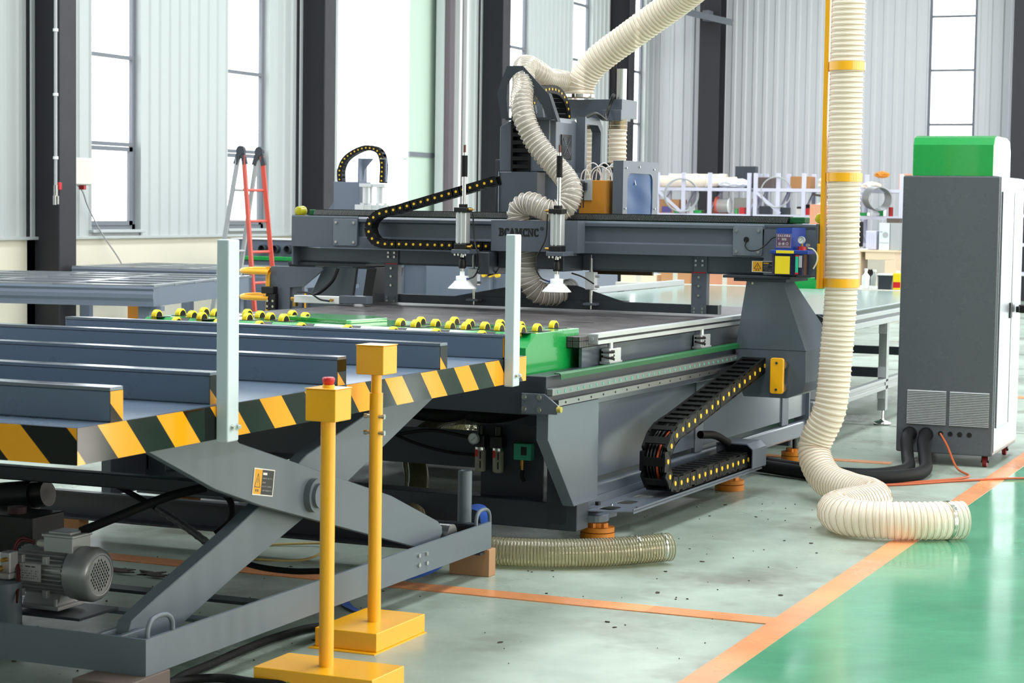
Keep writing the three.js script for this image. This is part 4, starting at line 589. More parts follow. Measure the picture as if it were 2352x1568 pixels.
{ const pts = [[-1.5, 2.28, -2.95], [-1.47, 2.38, -2.9], [-1.46, 2.4, -2.7], [-1.46, 2.4, -2.55], [-1.45, 2.43, -2.4], [-1.475, 2.46, -2.28], [-1.44, 2.42, -2.16], [-1.395, 2.33, -2.07], [-1.372, 2.225, -1.995], [-1.325, 2.108, -1.95], [-1.266, 2.0, -1.95], [-1.193, 1.911, -1.95], [-1.11, 1.83, -1.95], [-1.037, 1.757, -1.93], [-0.995, 1.684, -1.9], [-1.021, 1.602, -1.87], [-1.1, 1.575, -1.83], [-1.18, 1.61, -1.82], [-1.26, 1.62, -1.84], [-1.315, 1.575, -1.85], [-1.31, 1.5, -1.855], [-1.27, 1.4, -1.86], [-1.25, 1.3, -1.86], [-1.25, 1.177, -1.87], [-1.21, 1.1, -1.9], [-1.13, 1.085, -1.98], [-1.08, 1.11, -2.12]].map(toW);
  const h = thing('dust_hose', 'grey translucent ribbed hose snaking down the front of the machine head through a black ring', 'hose');
  part(h, 'hose_wall', hoseGeo(pts, 0.068, 0.028, 0.0085, 26), M.hoseGrey); part(h, 'wire_helix', wireGeo(pts, 0.068, 0.028, 0.002), M.hoseWireGrey); }
{ const pts = [[-4.9, 0.3, -10.9], [-4.95, 0.32, -10.6], [-4.8, 0.28, -9.9], [-4.5, 0.16, -9.3], [-4.25, 0.08, -8.75], [-3.95, 0.07, -8.3], [-3.6, 0.07, -8.12], [-3.33, 0.07, -8.17], [-3.08, 0.07, -8.33], [-2.87, 0.075, -8.56]];
  const h = thing('dust_hose', 'clear olive ribbed hose lying on the floor beside the front foot of the router', 'hose');
  part(h, 'hose_wall', hoseGeo(pts, 0.064, 0.0143, 0.0025, 26, 4), M.hoseOlive); part(h, 'wire_helix', wireGeo(pts, 0.0638, 0.0143, 0.0012), M.wireOlive);
  for (const [k, d] of [[[-2.99, 0.0725, -8.43], [0.62, 0, -0.66]], [[-2.9, 0.0745, -8.53], [0.62, 0, -0.7]]]) clampRing(h, k, d, 0.067, 0.008); }
// ================================================================= HEAD OF THE ROUTER
const head = part(cnc, 'head_cover', [prism('xz', [[-1.569, -2.1], [-1.31, -2.1], [-1.275, -2.14], [-1.15, -2.14], [-1.15, -2.4], [-1.569, -2.4]], 1.56, 1.812, [], 0.003), prism('xz', [[-1.569, -2.1], [-1.56, -2.09], [-1.56, -2.1]], 1.56, 1.812)], M.greyPaint);
part(head, 'screw', [screw(-1.2, 1.78, -2.136, 0.006), screw(-1.2, 1.6, -2.136, 0.006)], M.chrome);
part(cnc, 'head_back_plate', box(-1.6, -1.572, 1.555, 1.885, -2.3, -2.12, 0.002), M.greyDark);
const house = part(cnc, 'motor_housing', [prism('xy', [[-1.567, 1.815], [-1.486, 1.815], [-1.486, 2.118], [-1.5, 2.118], [-1.567, 2.085]], -2.42, -2.11, [], 0.002), prism('xy', [[-1.36, 1.815], [-1.19, 1.815], [-1.19, 2.11], [-1.21, 2.139], [-1.36, 2.139]], -2.42, -2.1, [], 0.003), box(-1.49, -1.35, 1.815, 2.1, -2.42, -2.16)], M.greyPaint);
part(house, 'housing_band', box(-1.235, -1.228, 1.815, 2.139, -2.101, -2.098), M.greySilver);
{ const f = part(cnc, 'cooling_fan', [box(-1.19, -1.182, 1.89, 2.04, -2.32, -2.17, 0.003)], M.black), g = [];
  for (let k = 1; k <= 6; k++) g.push(new THREE.TorusGeometry(0.011 * k, 0.0012, 4, 28).rotateY(Math.PI / 2).translate(-1.179, 1.965, -2.245)); for (const a of [45, 135]) g.push(beam([-1.18, 1.965 - 0.07 * Math.cos(R(a)), -2.245 - 0.07 * Math.sin(R(a))], [-1.18, 1.965 + 0.07 * Math.cos(R(a)), -2.245 + 0.07 * Math.sin(R(a))], 0.003, 0.003)); part(f, 'fan_guard', g, M.greyPaint); }
const ring = part(cnc, 'hose_ring', [prism('xy', [[-1.535, 2.13], [-1.566, 2.285], [-1.5, 2.446], [-1.396, 2.444], [-1.228, 2.278], [-1.185, 2.123], [-1.225, 2.123], [-1.262, 2.2], [-1.33, 2.29], [-1.37, 2.38], [-1.41, 2.4], [-1.46, 2.39], [-1.5, 2.33], [-1.505, 2.25], [-1.49, 2.13]], -2.062, -2.056), prism('xy', [[-1.228, 2.278], [-1.183, 2.123], [-1.175, 2.11], [-1.16, 2.11], [-1.222, 2.275]], -2.1, -2.056), box(-1.5, -1.2, 2.12, 2.135, -2.1, -2.04)], M.greyDark);
part(ring, 'gusset', [prism('xy', [[-1.36, 2.135], [-1.315, 2.21], [-1.3, 2.135]], -2.08, -2.06), prism('xy', [[-1.31, 2.135], [-1.265, 2.215], [-1.25, 2.135]], -2.07, -2.05)], M.greyPaint);
energyChain(cnc, 'cable_chain', [[-1.42, 1.82, -2.12], [-1.42, 2.0, -2.12], [-1.42, 2.14, -2.12], [-1.42, 2.24, -2.15], [-1.42, 2.3, -2.25], [-1.42, 2.325, -2.4], [-1.42, 2.315, -2.52], [-1.42, 2.27, -2.61], [-1.42, 2.2, -2.66], [-1.42, 2.12, -2.67], [-1.42, 2.05, -2.67]], 0.048, 0.026, 0.13, [1, 0, 0]);
part(cnc, 'dust_manifold', [box(-1.72, -1.078, 2.17, 2.287, -3.12, -2.86, 0.003), box(-1.2, -1.074, 2.15, 2.22, -3.0, -2.84, 0.003)], M.greyPaint);
part(cnc, 'side_frame', [prism('zy', [[-2.4, 1.56], [-2.4, 2.155], [-2.62, 2.155], [-2.68, 2.1], [-2.68, 1.56]], -1.19, -1.13, [[[-2.43, 1.7], [-2.43, 2.11], [-2.6, 2.11], [-2.65, 2.07], [-2.65, 1.7]]])], M.greyPaint);
part(cnc, 'spindle_housing', [box(-1.55, -0.95, 1.25, 1.62, -2.78, -2.42, 0.006), box(-1.1, -0.86, 1.6, 1.85, -2.78, -2.74)], M.greyDark);
{ const g = []; for (let x = -1.1; x < -0.7; x += 0.004) g.push(box(x, x + 0.0025, 1.195, 1.262, -2.5 + 0.01 * rnd(), -2.47)); part(cnc, 'dust_brush', g, std('bristle', '#6f5a3c', 0.9)).userData.kind = 'stuff'; }
part(cnc, 'air_cylinder', [cyl('y', -1.11, 2.38, -2.93, 0.031, 0.2, 24)], M.alu); part(cnc, 'air_cylinder_cable', [cyl('y', -1.16, 2.4, -2.91, 0.005, 0.24, 8), cyl('y', -1.145, 2.4, -2.91, 0.004, 0.24, 8)], M.cable);
for (const [x, r, lean] of [[-1.12, 0.062, 0], [-1.3, 0.052, 0.03]]) { const pts = [[x, 2.15, -2.9], [x, 1.95, -2.9], [x - lean * 0.4, 1.8, -2.9], [x - lean, 1.55, -2.9]]; const h = part(cnc, 'suction_duct', hoseGeo(pts, r, 0.028, 0.006, 24, 6), M.hoseCream); part(h, 'duct_wire', wireGeo(pts, r, 0.028, 0.0012), M.hoseWire); part(h, 'duct_cuff', cyl('y', x, 2.13, -2.9, r * 0.97, 0.06, 28), M.wireOlive); }
for (const k of [0, 1, 2]) part(cnc, 'cable_bundle', tube([[-1.14, 2.15, -2.44 + k * 0.012], [-1.11, 2.18, -2.5], [-1.12 + k * 0.01, 2.15, -2.65], [-1.15, 2.17 + k * 0.01, -2.78], [-1.15, 2.24, -2.83], [-1.13, 2.31, -2.86 + k * 0.012], [-1.145, 2.29, -2.91]], 0.009, 60, 8), M.cable);
const drw = part(cnc, 'drill_bank', [prism('xz', [[-1.04, -2.12], [-0.875, -2.12], [-0.855, -2.14], [-0.855, -2.35], [-1.04, -2.35]], 1.55, 1.765, [], 0.003)], std('filmOrange', '#c58326', 0.5, 0, { roughnessMap: smudge }));
part(drw, 'drill_bracket', [box(-1.03, -0.955, 1.645, 1.768, -2.118, -2.112, 0.002)], M.greySilver); part(drw, 'valve', [box(-1.045, -1.0, 1.7, 1.76, -2.11, -2.06, 0.004), box(-1.0, -0.985, 1.705, 1.75, -2.112, -2.09, 0.002)], M.greyDark); part(drw, 'plug', [box(-1.03, -1.0, 1.66, 1.695, -2.1, -2.08, 0.003), cyl('y', -1.02, 1.63, -2.09, 0.004, 0.06, 8), cyl('y', -1.0, 1.63, -2.09, 0.004, 0.06, 8)], M.black);
{ const g = []; for (let k = 0; k < 9; k++) { const a = -1.07 + 0.02 * k, b = a + 0.06 + 0.05 * ((k * 7) % 3), h = 1.83 + 0.02 * ((k * 5) % 3); g.push(tube([[a, 1.74, -2.2 - 0.01 * k], [a + (b - a) * 0.2, h - 0.02, -2.2 - 0.01 * k], [(a + b) / 2, h, -2.21 - 0.01 * k], [b - (b - a) * 0.2, h - 0.03, -2.22 - 0.01 * k], [b, 1.74, -2.22 - 0.01 * k]], 0.0035, 24, 6)); } part(cnc, 'white_tube', g, M.white); }
part(cnc, 'tool_rack_bar', box(-1.2, -0.95, 1.855, 1.885, -2.9, -2.85), M.black);
const guardBox = part(cnc, 'tool_guard', [box(-0.819, -0.76, 1.53, 1.883, -2.66, -2.1, 0.003), prism('zy', [[-2.1, 1.53], [-2.1, 1.883], [-2.67, 1.883], [-2.67, 1.53]], -0.76, -0.752, [rrect(2.17, 2.58, 1.54, 1.81, 0.05).map(([z, y]) => [-z, y])])], M.greyPaint);
std('filmBlue', '#0e4276', 0.3, 0, { specularIntensity: 0.25 });
part(guardBox, 'film_window', [(() => { const g = new THREE.PlaneGeometry(0.47, 0.32, 20, 14), p = g.attributes.position; for (let i = 0; i < p.count; i++) p.setZ(i, 0.0016 * Math.sin(p.getX(i) * 17 + 5 * p.getY(i)) + 0.0008 * Math.sin(p.getY(i) * 40 + p.getX(i) * 12)); g.computeVertexNormals(); return g.rotateY(Math.PI / 2).translate(-0.7563, 1.68, -2.375); })()], M.filmBlue, 'window covered with glossy blue film');
part(guardBox, 'screw', [[-2.15, 1.84], [-2.36, 1.85], [-2.6, 1.84], [-2.14, 1.6], [-2.62, 1.6]].map(([z, y]) => cyl('x', -0.75, y, z, 0.006, 0.006, 8)), M.chrome);

// ================================================================= ELECTRICAL CABINET
std('casterRed', '#8c1f24', 0.4);
{ const cx = -2.45, w = 0.305, z0 = -12.72, z1 = -13.62, t = thing('electrical_cabinet', 'tall grey electrical cabinet on red castors with a green hood on top', 'cabinet');
  part(t, 'cabinet_body', [box(cx - w, cx + w, 0.075, 1.835, z1, z0, 0.012)], M.greyCabinet);
  part(t, 'hood', [prism('zy', [[z0 - 0.03, 1.836], [z0 - 0.03, 2.03], [z0 - 0.06, 2.075], [z0 - 0.12, 2.09], [z0 - 0.5, 2.09], [z0 - 0.62, 2.07], [z0 - 0.66, 2.0], [z0 - 0.66, 1.836]], cx - 0.252, cx + 0.255, [], 0.004)], M.green);
  std('doorPaintLit', '#6a7076', 0.24, 0, { clearcoat: 0.4, clearcoatRoughness: 0.25 });  // paler than the body grey: window sheen on this side put into the colour
  part(t, 'side_panel', [box(cx + w, cx + w + 0.004, 0.1, 1.83, z1 + 0.01, z0 - 0.02, 0.001)], M.doorPaintLit);
  for (const [a, b] of [[-13.2, -12.78], [-13.58, -13.22]]) part(t, 'door', box(cx + w + 0.004, cx + w + 0.012, 0.25, 1.74, a, b, 0.003), M.doorPaintLit);
  part(t, 'door_handle', [box(cx + w + 0.012, cx + w + 0.02, 0.93, 1.03, -13.21, -13.14, 0.004), box(cx + w + 0.02, cx + w + 0.045, 0.96, 1.0, -13.4, -13.33, 0.006), box(cx + w + 0.03, cx + w + 0.09, 0.955, 1.01, -13.45, -13.37, 0.01)], M.black);
  for (const x0 of [-2.69, -2.42]) { const v = part(t, 'vent', box(x0, x0 + 0.25, 0.255, 0.475, z0 - 0.004, z0 + 0.0015), std('ventBack', '#7e807c', 0.6)); for (let k = 0; k < 20; k++) { const y = 0.26 + k * 0.0109; part(v, 'louvre', prism('zy', [[z0, y], [z0, y + 0.0085], [z0 + 0.009, y + 0.001], [z0 + 0.008, y]], x0 + 0.002, x0 + 0.248), M.greySilver); } }
  for (const x of [-2.47, -2.41, -2.35, -2.29]) part(t, 'cable_hole', cyl('z', x, 0.205, z0, 0.0155, 0.006, 20), M.black);
  for (const x of [-2.665, -2.56]) part(t, 'cable_inlet', [cyl('z', x, 0.195, z0 + 0.012, 0.045, 0.03, 24)], M.black);
  for (const [x, z] of [[-2.68, -12.8], [-2.2, -12.8], [-2.68, -13.53], [-2.2, -13.53]]) { const c = part(t, 'caster', [cyl('x', x, 0.034, z, 0.034, 0.026, 24)], M.casterRed); part(c, 'caster_fork', [box(x - 0.02, x - 0.015, 0.03, 0.07, z - 0.02, z + 0.02), box(x + 0.015, x + 0.02, 0.03, 0.07, z - 0.02, z + 0.02), cyl('y', x, 0.072, z, 0.026, 0.01, 18), cyl('x', x, 0.034, z, 0.008, 0.05, 10)], M.black); } }
for (const [k, lab, pts] of [[0, 'thick black cable conduit from the left inlet of the electrical cabinet', [[-2.665, 0.195, -12.7], [-2.66, 0.17, -12.6], [-2.62, 0.08, -12.45], [-2.56, 0.045, -12.2], [-2.56, 0.045, -11.95], [-2.68, 0.045, -11.72], [-2.9, 0.045, -11.68], [-3.15, 0.045, -11.8], [-3.4, 0.05, -11.9]]], [1, 'thick black cable conduit from the second inlet of the electrical cabinet', [[-2.56, 0.195, -12.7], [-2.555, 0.16, -12.6], [-2.5, 0.08, -12.4], [-2.44, 0.045, -12.1], [-2.48, 0.045, -11.78], [-2.65, 0.045, -11.6], [-2.9, 0.045, -11.57], [-3.15, 0.045, -11.67], [-3.4, 0.05, -11.78]]]]) { void k; single('cable_conduit', hoseGeo(pts, 0.04, 0.012, 0.002, 18, 2), M.rubber, lab, 'cable'); }
single('orange_cable', tube([[-2.47, 0.205, -12.71], [-2.42, 0.15, -12.65], [-2.3, 0.03, -12.4], [-2.2, 0.008, -12.25], [-2.23, 0.008, -12.1], [-2.4, 0.008, -11.85], [-2.6, 0.008, -11.62], [-3.0, 0.008, -11.5]], 0.007, 80, 8), std('cableOrange', '#bb5a31', 0.5), 'thin orange cable dropping from the electrical cabinet to the floor', 'cable');
single('orange_cable', tube([[-3.0, 0.008, -11.56], [-2.6, 0.008, -11.57], [-2.2, 0.008, -12.0], [-1.87, 0.011, -12.29], [-1.3, 0.011, -12.5]], 0.007, 60, 8), M.cableOrange, 'thin orange cable running across the floor onto the green walkway', 'cable');
// cable and strap on the floor in front
single('black_cable', tube([[-3.3, 0.018, -6.75], [-3.574, 0.018, -6.566], [-3.625, 0.018, -6.343], [-3.626, 0.018, -6.1], [-3.61, 0.018, -5.84], [-3.603, 0.018, -5.665], [-3.56, 0.018, -5.5], [-3.5, 0.018, -5.4]], 0.015, 70, 10), M.rubber, 'smooth black cable curving along the foot of the lift table', 'cable');
{ const pts = [[-3.6, 0.02, -5.5], [-3.545, 0.02, -5.63], [-3.45, 0.022, -5.68], [-3.35, 0.022, -5.675], [-3.26, 0.022, -5.685], [-3.215, 0.022, -5.7]]; const h = thing('corrugated_hose', 'black corrugated hose with a green coupling at the front edge of the floor', 'hose'); part(h, 'hose', hoseGeo(pts, 0.016, 0.006, 0.0015, 12, 2), M.rubber); part(h, 'coupling', bar([-3.22, 0.022, -5.7], [-3.17, 0.022, -5.71], 0.019, 16), M.green); part(h, 'coupling_cap', bar([-3.172, 0.024, -5.71], [-3.145, 0.026, -5.715], 0.015, 14), M.offWhite); }
single('blue_strap', (() => { const c = curve([[-3.6, 0.004, -6.93], [-3.7, 0.004, -7.02], [-3.8, 0.006, -7.2], [-3.78, 0.01, -7.46], [-3.67, 0.03, -7.58], [-3.66, 0.05, -7.8], [-3.7, 0.1, -7.95], [-3.62, 0.26, -7.98], [-3.53, 0.27, -7.95], [-3.5, 0.2, -7.93]]), P = [], I = []; const n = 80; for (let i = 0; i <= n; i++) { const p = c.getPoint(i / n), t = c.getTangent(i / n), s = V(0, 1, 0).cross(t).normalize().multiplyScalar(0.022); const up = i / n > 0.55 ? 0.6 : 0.15; P.push(p.x + s.x, p.y + 0.002 + up * 0.03, p.z + s.z, p.x - s.x, p.y, p.z - s.z); if (i < n) I.push(2 * i, 2 * i + 1, 2 * i + 2, 2 * i + 1, 2 * i + 3, 2 * i + 2); } const g = new THREE.BufferGeometry(); g.setAttribute('position', new THREE.Float32BufferAttribute(P, 3)); g.setIndex(I); g.computeVertexNormals(); return g; })(), M.blueStrap, 'blue lashing strap trailing from the rear corner of the lift table', 'strap');
single('yellow_tube', tube([[-4.9, 0.006, -7.9], [-4.6, 0.006, -7.75], [-4.35, 0.006, -7.85], [-4.3, 0.05, -8.0], [-4.45, 0.02, -8.2], [-4.7, 0.006, -8.1]], 0.006, 60, 6), std('amberTube', '#bda463', 0.3), 'thin amber air tube coiled on the floor beyond the lift base', 'tube');
{ const f = []; for (let k = 0; k < 170; k++) { const big = k < 90, x = big ? rr(-5.3, -3.5) : rr(-3.6, -2.2), z = big ? rr(-7.8, -5.3) : rr(-11, -6.3), s = rnd() < 0.7 ? rr(0.002, 0.005) : rr(0.005, 0.013); f.push(at(prism('xz', Array.from({ length: 5 }, (_, i) => [s * Math.cos(i * 1.25) * rr(0.6, 1.4), s * Math.sin(i * 1.25) * rr(0.4, 1)]), 0, 0.003), x, 0.0005, z, rr(-0.2, 0.2), rr(0, 6), 0)); }
  for (let k = 0; k < 9; k++) f.push(at(prism('xz', Array.from({ length: 9 }, (_, i) => [0.06 * Math.cos(i * 0.7) * rr(0.5, 1.3), 0.022 * Math.sin(i * 0.7) * rr(0.4, 1.3)]), 0, 0.004), -4.98 + k * 0.055, 0.002 + 0.004 * (k % 3), -7.28 + 0.04 * (k % 3), rr(-0.15, 0.15), rr(-0.4, 0.4), rr(-0.1, 0.1)));
  const o = single('floor_litter', f, std('litter', '#3a332d', 0.9), 'dark flakes of paint and wood scattered on the floor', 'litter'); o.userData.kind = 'stuff'; delete o.userData.category; }
single('plastic_wrapper', (() => { const g = new THREE.IcosahedronGeometry(0.08, 3), p = g.attributes.position; for (let i = 0; i < p.count; i++) { const x = p.getX(i), y = p.getY(i), z = p.getZ(i), k = 1 + 0.35 * Math.sin(x * 90 + z * 60) * Math.sin(y * 70 + x * 30); p.setXYZ(i, x * k, Math.max(0, (y + 0.03) * 0.55 * k), z * k); } g.computeVertexNormals(); return g.translate(-5.4, 0.0, -9.2); })(), M.white, 'crumpled clear plastic on the floor seen under the lift table', 'wrapper');

// ================================================================= UNLOADING TABLE
std('belt', '#7d9f92', 0.16, 0, { clearcoat: 0.3, clearcoatRoughness: 0.08 }); std('beltEdge', '#4c5a55', 0.6);
{ const x0 = -5.9, x1 = -3.3, z0 = -12.8, z1 = -17.75, t = thing('unloading_table', 'long unloading table with glossy pale green belt and aluminium profile legs behind the router', 'table');
  part(t, 'belt', box(x0 + 0.08, x1 - 0.06, 0.86, 0.9, z1, z0, 0.015), M.belt);
  part(t, 'belt_edge', box(x1 - 0.06, x1 - 0.03, 0.868, 0.897, z1, z0), M.beltEdge);
  for (const x of [x1 - 0.03, x0 + 0.03]) part(t, 'side_rail', [box(x - 0.03, x + 0.03, 0.84, 0.872, z1, z0, 0.004), box(x - 0.03, x + 0.03, 0.775, 0.818, z1, z0, 0.004)], M.aluDull), part(t, 'rail_slot_shade', box(x - 0.022, x + 0.022, 0.815, 0.842, z1, z0), M.greyDark);  // dark filler paints in the shade of the groove between the profiles
  for (const x of [x1 - 0.05, x0 + 0.05]) for (const z of [-12.95, -14.96, -17.4]) { const l = part(t, 'leg', [box(x - 0.032, x + 0.03, 0.11, 0.775, z - 0.008, z + 0.03, 0.003), box(x - 0.032, x + 0.03, 0.11, 0.775, z - 0.046, z - 0.012, 0.003)], M.aluDull); part(l, 'leg_slot_shade', box(x - 0.026, x + 0.022, 0.11, 0.775, z - 0.02, z + 0.0), M.black); part(l, 'levelling_foot', [lathe([[0, 0], [0.062, 0], [0.066, 0.012], [0.06, 0.024], [0.02, 0.034], [0.012, 0.05], [0.012, 0.11], [0, 0.11]], 28).translate(x, 0, z - 0.008)], M.chrome); part(l, 'corner_bracket', [box(x - 0.034, x + 0.02, 0.69, 0.772, z + 0.028, z + 0.036), box(x - 0.034, x + 0.02, 0.36, 0.44, z + 0.028, z + 0.036), box(x - 0.034, x + 0.02, 0.2, 0.28, z + 0.028, z + 0.036)], M.greySilver); }  // black core paints shade into the grooves of the legs
  for (const x of [x1 - 0.05, x0 + 0.05]) part(t, 'stretcher', [box(x - 0.02, x + 0.03, 0.325, 0.352, z1, z0, 0.004), box(x - 0.012, x + 0.022, 0.3, 0.328, z1, z0), box(x - 0.02, x + 0.03, 0.27, 0.303, z1, z0, 0.004)], M.aluDull);
  for (const z of [-12.95, -14.96, -17.4]) for (const y of [0.36, 0.77]) part(t, 'cross_tube', box(x0 + 0.08, x1 - 0.08, y, y + 0.07, z - 0.03, z + 0.03), M.greyDark);
  part(t, 'drive_motor', [box(-4.6, -4.3, 0.45, 0.76, -13.9, -13.4, 0.02), box(x0 + 0.1, x1 - 0.1, 0.74, 0.86, -13.5, -13.0, 0.01)], M.greyDark);
  part(t, 'side_fence', box(x0, x0 + 0.06, 0.9, 0.95, -17.7, -13.2, 0.004), M.greySilver); part(t, 'belt_sensor', [box(-3.34, -3.27, 0.8, 0.93, -12.86, -12.8, 0.004), tube([[-3.3, 0.92, -12.8], [-3.26, 0.9, -12.78], [-3.27, 0.86, -12.77]], 0.006, 16, 6)], M.greyDark); }
// bench and goods behind it
{ const b = thing('packing_bench', 'low pale bench carrying cartons and bottles beyond the unloading table', 'bench'); part(b, 'bench_top', box(-7.0, -3.6, 0.82, 0.86, -20.0, -19.0, 0.004), M.offWhite); for (const x of [-6.9, -3.7]) for (const z of [-19.9, -19.1]) part(b, 'leg', box(x - 0.03, x + 0.03, 0, 0.82, z - 0.03, z + 0.03), M.greySilver); }
function carton(name, label, x0, x1, h, z, d, m) { const t = thing(name, label, 'box', [(x0 + x1) / 2, 0.86, z], 0, undefined), w = (x1 - x0) / 2; part(t, 'carton', [box(-w, w, 0, h, -d, 0, 0.004)], m); part(t, 'packing_tape', box(-0.025, 0.025, 0, h + 0.001, -d - 0.001, 0.001), M.offWhite); return t; }
carton('cardboard_box', 'dark tan cardboard box on the bench just left of the right upright', -6.55, -6.25, 0.26, -19.1, 0.4, M.cardboard); carton('cardboard_box', 'wide pinkish cardboard box on the bench seen through the gantry', -6.2, -5.6, 0.26, -19.15, 0.5, M.cardPink);
carton('white_box', 'white box on the bench seen between the upright and the gantry leg', -5.55, -5.25, 0.2, -19.1, 0.3, M.white); carton('white_box', 'small white and tan box nearest the gantry leg on the bench', -5.23, -5.05, 0.14, -19.1, 0.2, M.rollCloth);
carton('parts_tray', 'low tray with blue and red packets at the left end of the bench', -6.98, -6.6, 0.08, -19.1, 0.3, M.rollCloth);
{ const t = thing('machine_hood', 'bright green machine hood beyond the unloading table', 'hood', [-5.05, 0, -18.6]); part(t, 'hood_cover', box(-0.28, 0.3, 0.78, 0.985, -0.4, 0, 0.02), M.green); part(t, 'hood_base', box(-0.25, 0.27, 0, 0.78, -0.38, -0.02, 0.005), M.greyDark); }
for (const [x, h, m, lab] of [[-4.47, 0.18, M.white, 'white plastic bottle on the bench beside the cream hose'], [-4.385, 0.17, M.clear, 'clear pale green bottle on the bench beside the grey bin']]) { const t = thing('bottle', lab, 'bottle', [x, 0.86, -19.1]); part(t, 'bottle_body', lathe([[0, 0], [0.035, 0], [0.038, 0.01], [0.038, h * 0.7], [0.014, h * 0.86], [0.014, h], [0, h]], 20), m); part(t, 'bottle_cap', cyl('y', 0, h + 0.008, 0, 0.016, 0.02, 14), M.white); }
{ const t = thing('storage_bin', 'dark grey plastic bin with white rim on the bench', 'bin', [-4.29, 0.86, -19.2]); part(t, 'bin_body', prism('xy', [[-0.06, 0], [0.06, 0], [0.07, 0.14], [-0.07, 0.14]], -0.1, 0.1), M.greyDark); part(t, 'bin_rim', box(-0.075, 0.075, 0.135, 0.15, -0.105, 0.105, 0.004), M.white); }
{ const t = thing('yellow_canister', 'yellow canister with red and white label on the bench', 'canister', [-4.17, 0.86, -19.15]); part(t, 'canister_body', box(-0.04, 0.04, 0, 0.16, -0.05, 0.05, 0.01), M.tyre); part(t, 'canister_label', box(-0.035, 0.035, 0.02, 0.075, 0.05, 0.052), M.red); part(t, 'canister_cap', cyl('y', 0, 0.17, 0, 0.018, 0.025, 14), M.white); }

// ================================================================= BACKGROUND MACHINES, LEFT
std('slatSteel', '#9aa0a6', 0.25, 0.5);
function bareBed(label, x, z, turn, W, D, H) {
  const t = thing('machine_bed_frame', label, 'machine frame', [x, 0, z], turn);                     // origin: front right corner of the top
  part(t, 'bed_side', [prism('zy', [[0, H - 0.01], [0.012, H - 0.03], [0, H - 0.05], [0.016, H - 0.075], [0.016, H - 0.11], [0, H - 0.135], [0, H - 0.18], [-0.1, H - 0.18], [-0.1, H - 0.01]], -W, 0), box(-0.1, 0, H - 0.18, H - 0.01, -D, -0.1, 0.004), box(-W, -W + 0.1, H - 0.18, H - 0.01, -D, -0.1, 0.004), box(-W, 0, H - 0.18, H - 0.01, -D, -D + 0.1, 0.004)], M.greyBack);
  const bars = []; for (let k = 0; k <= 5; k++) { const q = -D + k * (D - 0.12) / 5; bars.push(box(-W, 0.004, H - 0.02, H, q, q + 0.12)); } for (let k = 0; k <= 4; k++) { const q = -W + k * (W - 0.1) / 4; bars.push(box(q, q + 0.1, H - 0.02, H - 0.001, -D, 0)); }
  part(t, 'bed_slats', bars, M.slatSteel);
  const n = Math.max(3, Math.round(W / 0.95)); for (let k = 0; k < n; k++) for (const zz of [-0.16, -D + 0.06]) { const q = -0.16 - k * (W - 0.22) / (n - 1); part(t, 'leg', [box(q, q + 0.1, 0, H - 0.18, zz, zz + 0.1, 0.004)], M.greyBack); part(t, 'leg_gusset', box(q + 0.1, q + 0.2, H - 0.22, H - 0.18, zz, zz + 0.1), M.greyBack); }
  part(t, 'bottom_rail', [box(-W, 0, 0.12, 0.2, -0.14, -0.08), box(-W, 0, 0.12, 0.2, -D + 0.06, -D + 0.12)], M.greyBack); return t;
}
bareBed('blue grey bare machine bed frame with white slotted top in front of the left wall', -9.37, -14.26, R(13), 3.3, 2.7, 0.9);
bareBed('farther blue grey bed frame with white top standing along the wall ledge', -10.2, -18.2, R(5), 2.65, 1.6, 0.9);
single('orange_board', box(-10.75, -10.4, 0, 0.75, -15.95, -15.92, 0.003), std('boardOrange', '#cf8420', 0.6, 0, { roughnessMap: smudge }), 'orange scuffed board standing between the legs of the nearer bed frame', 'board');
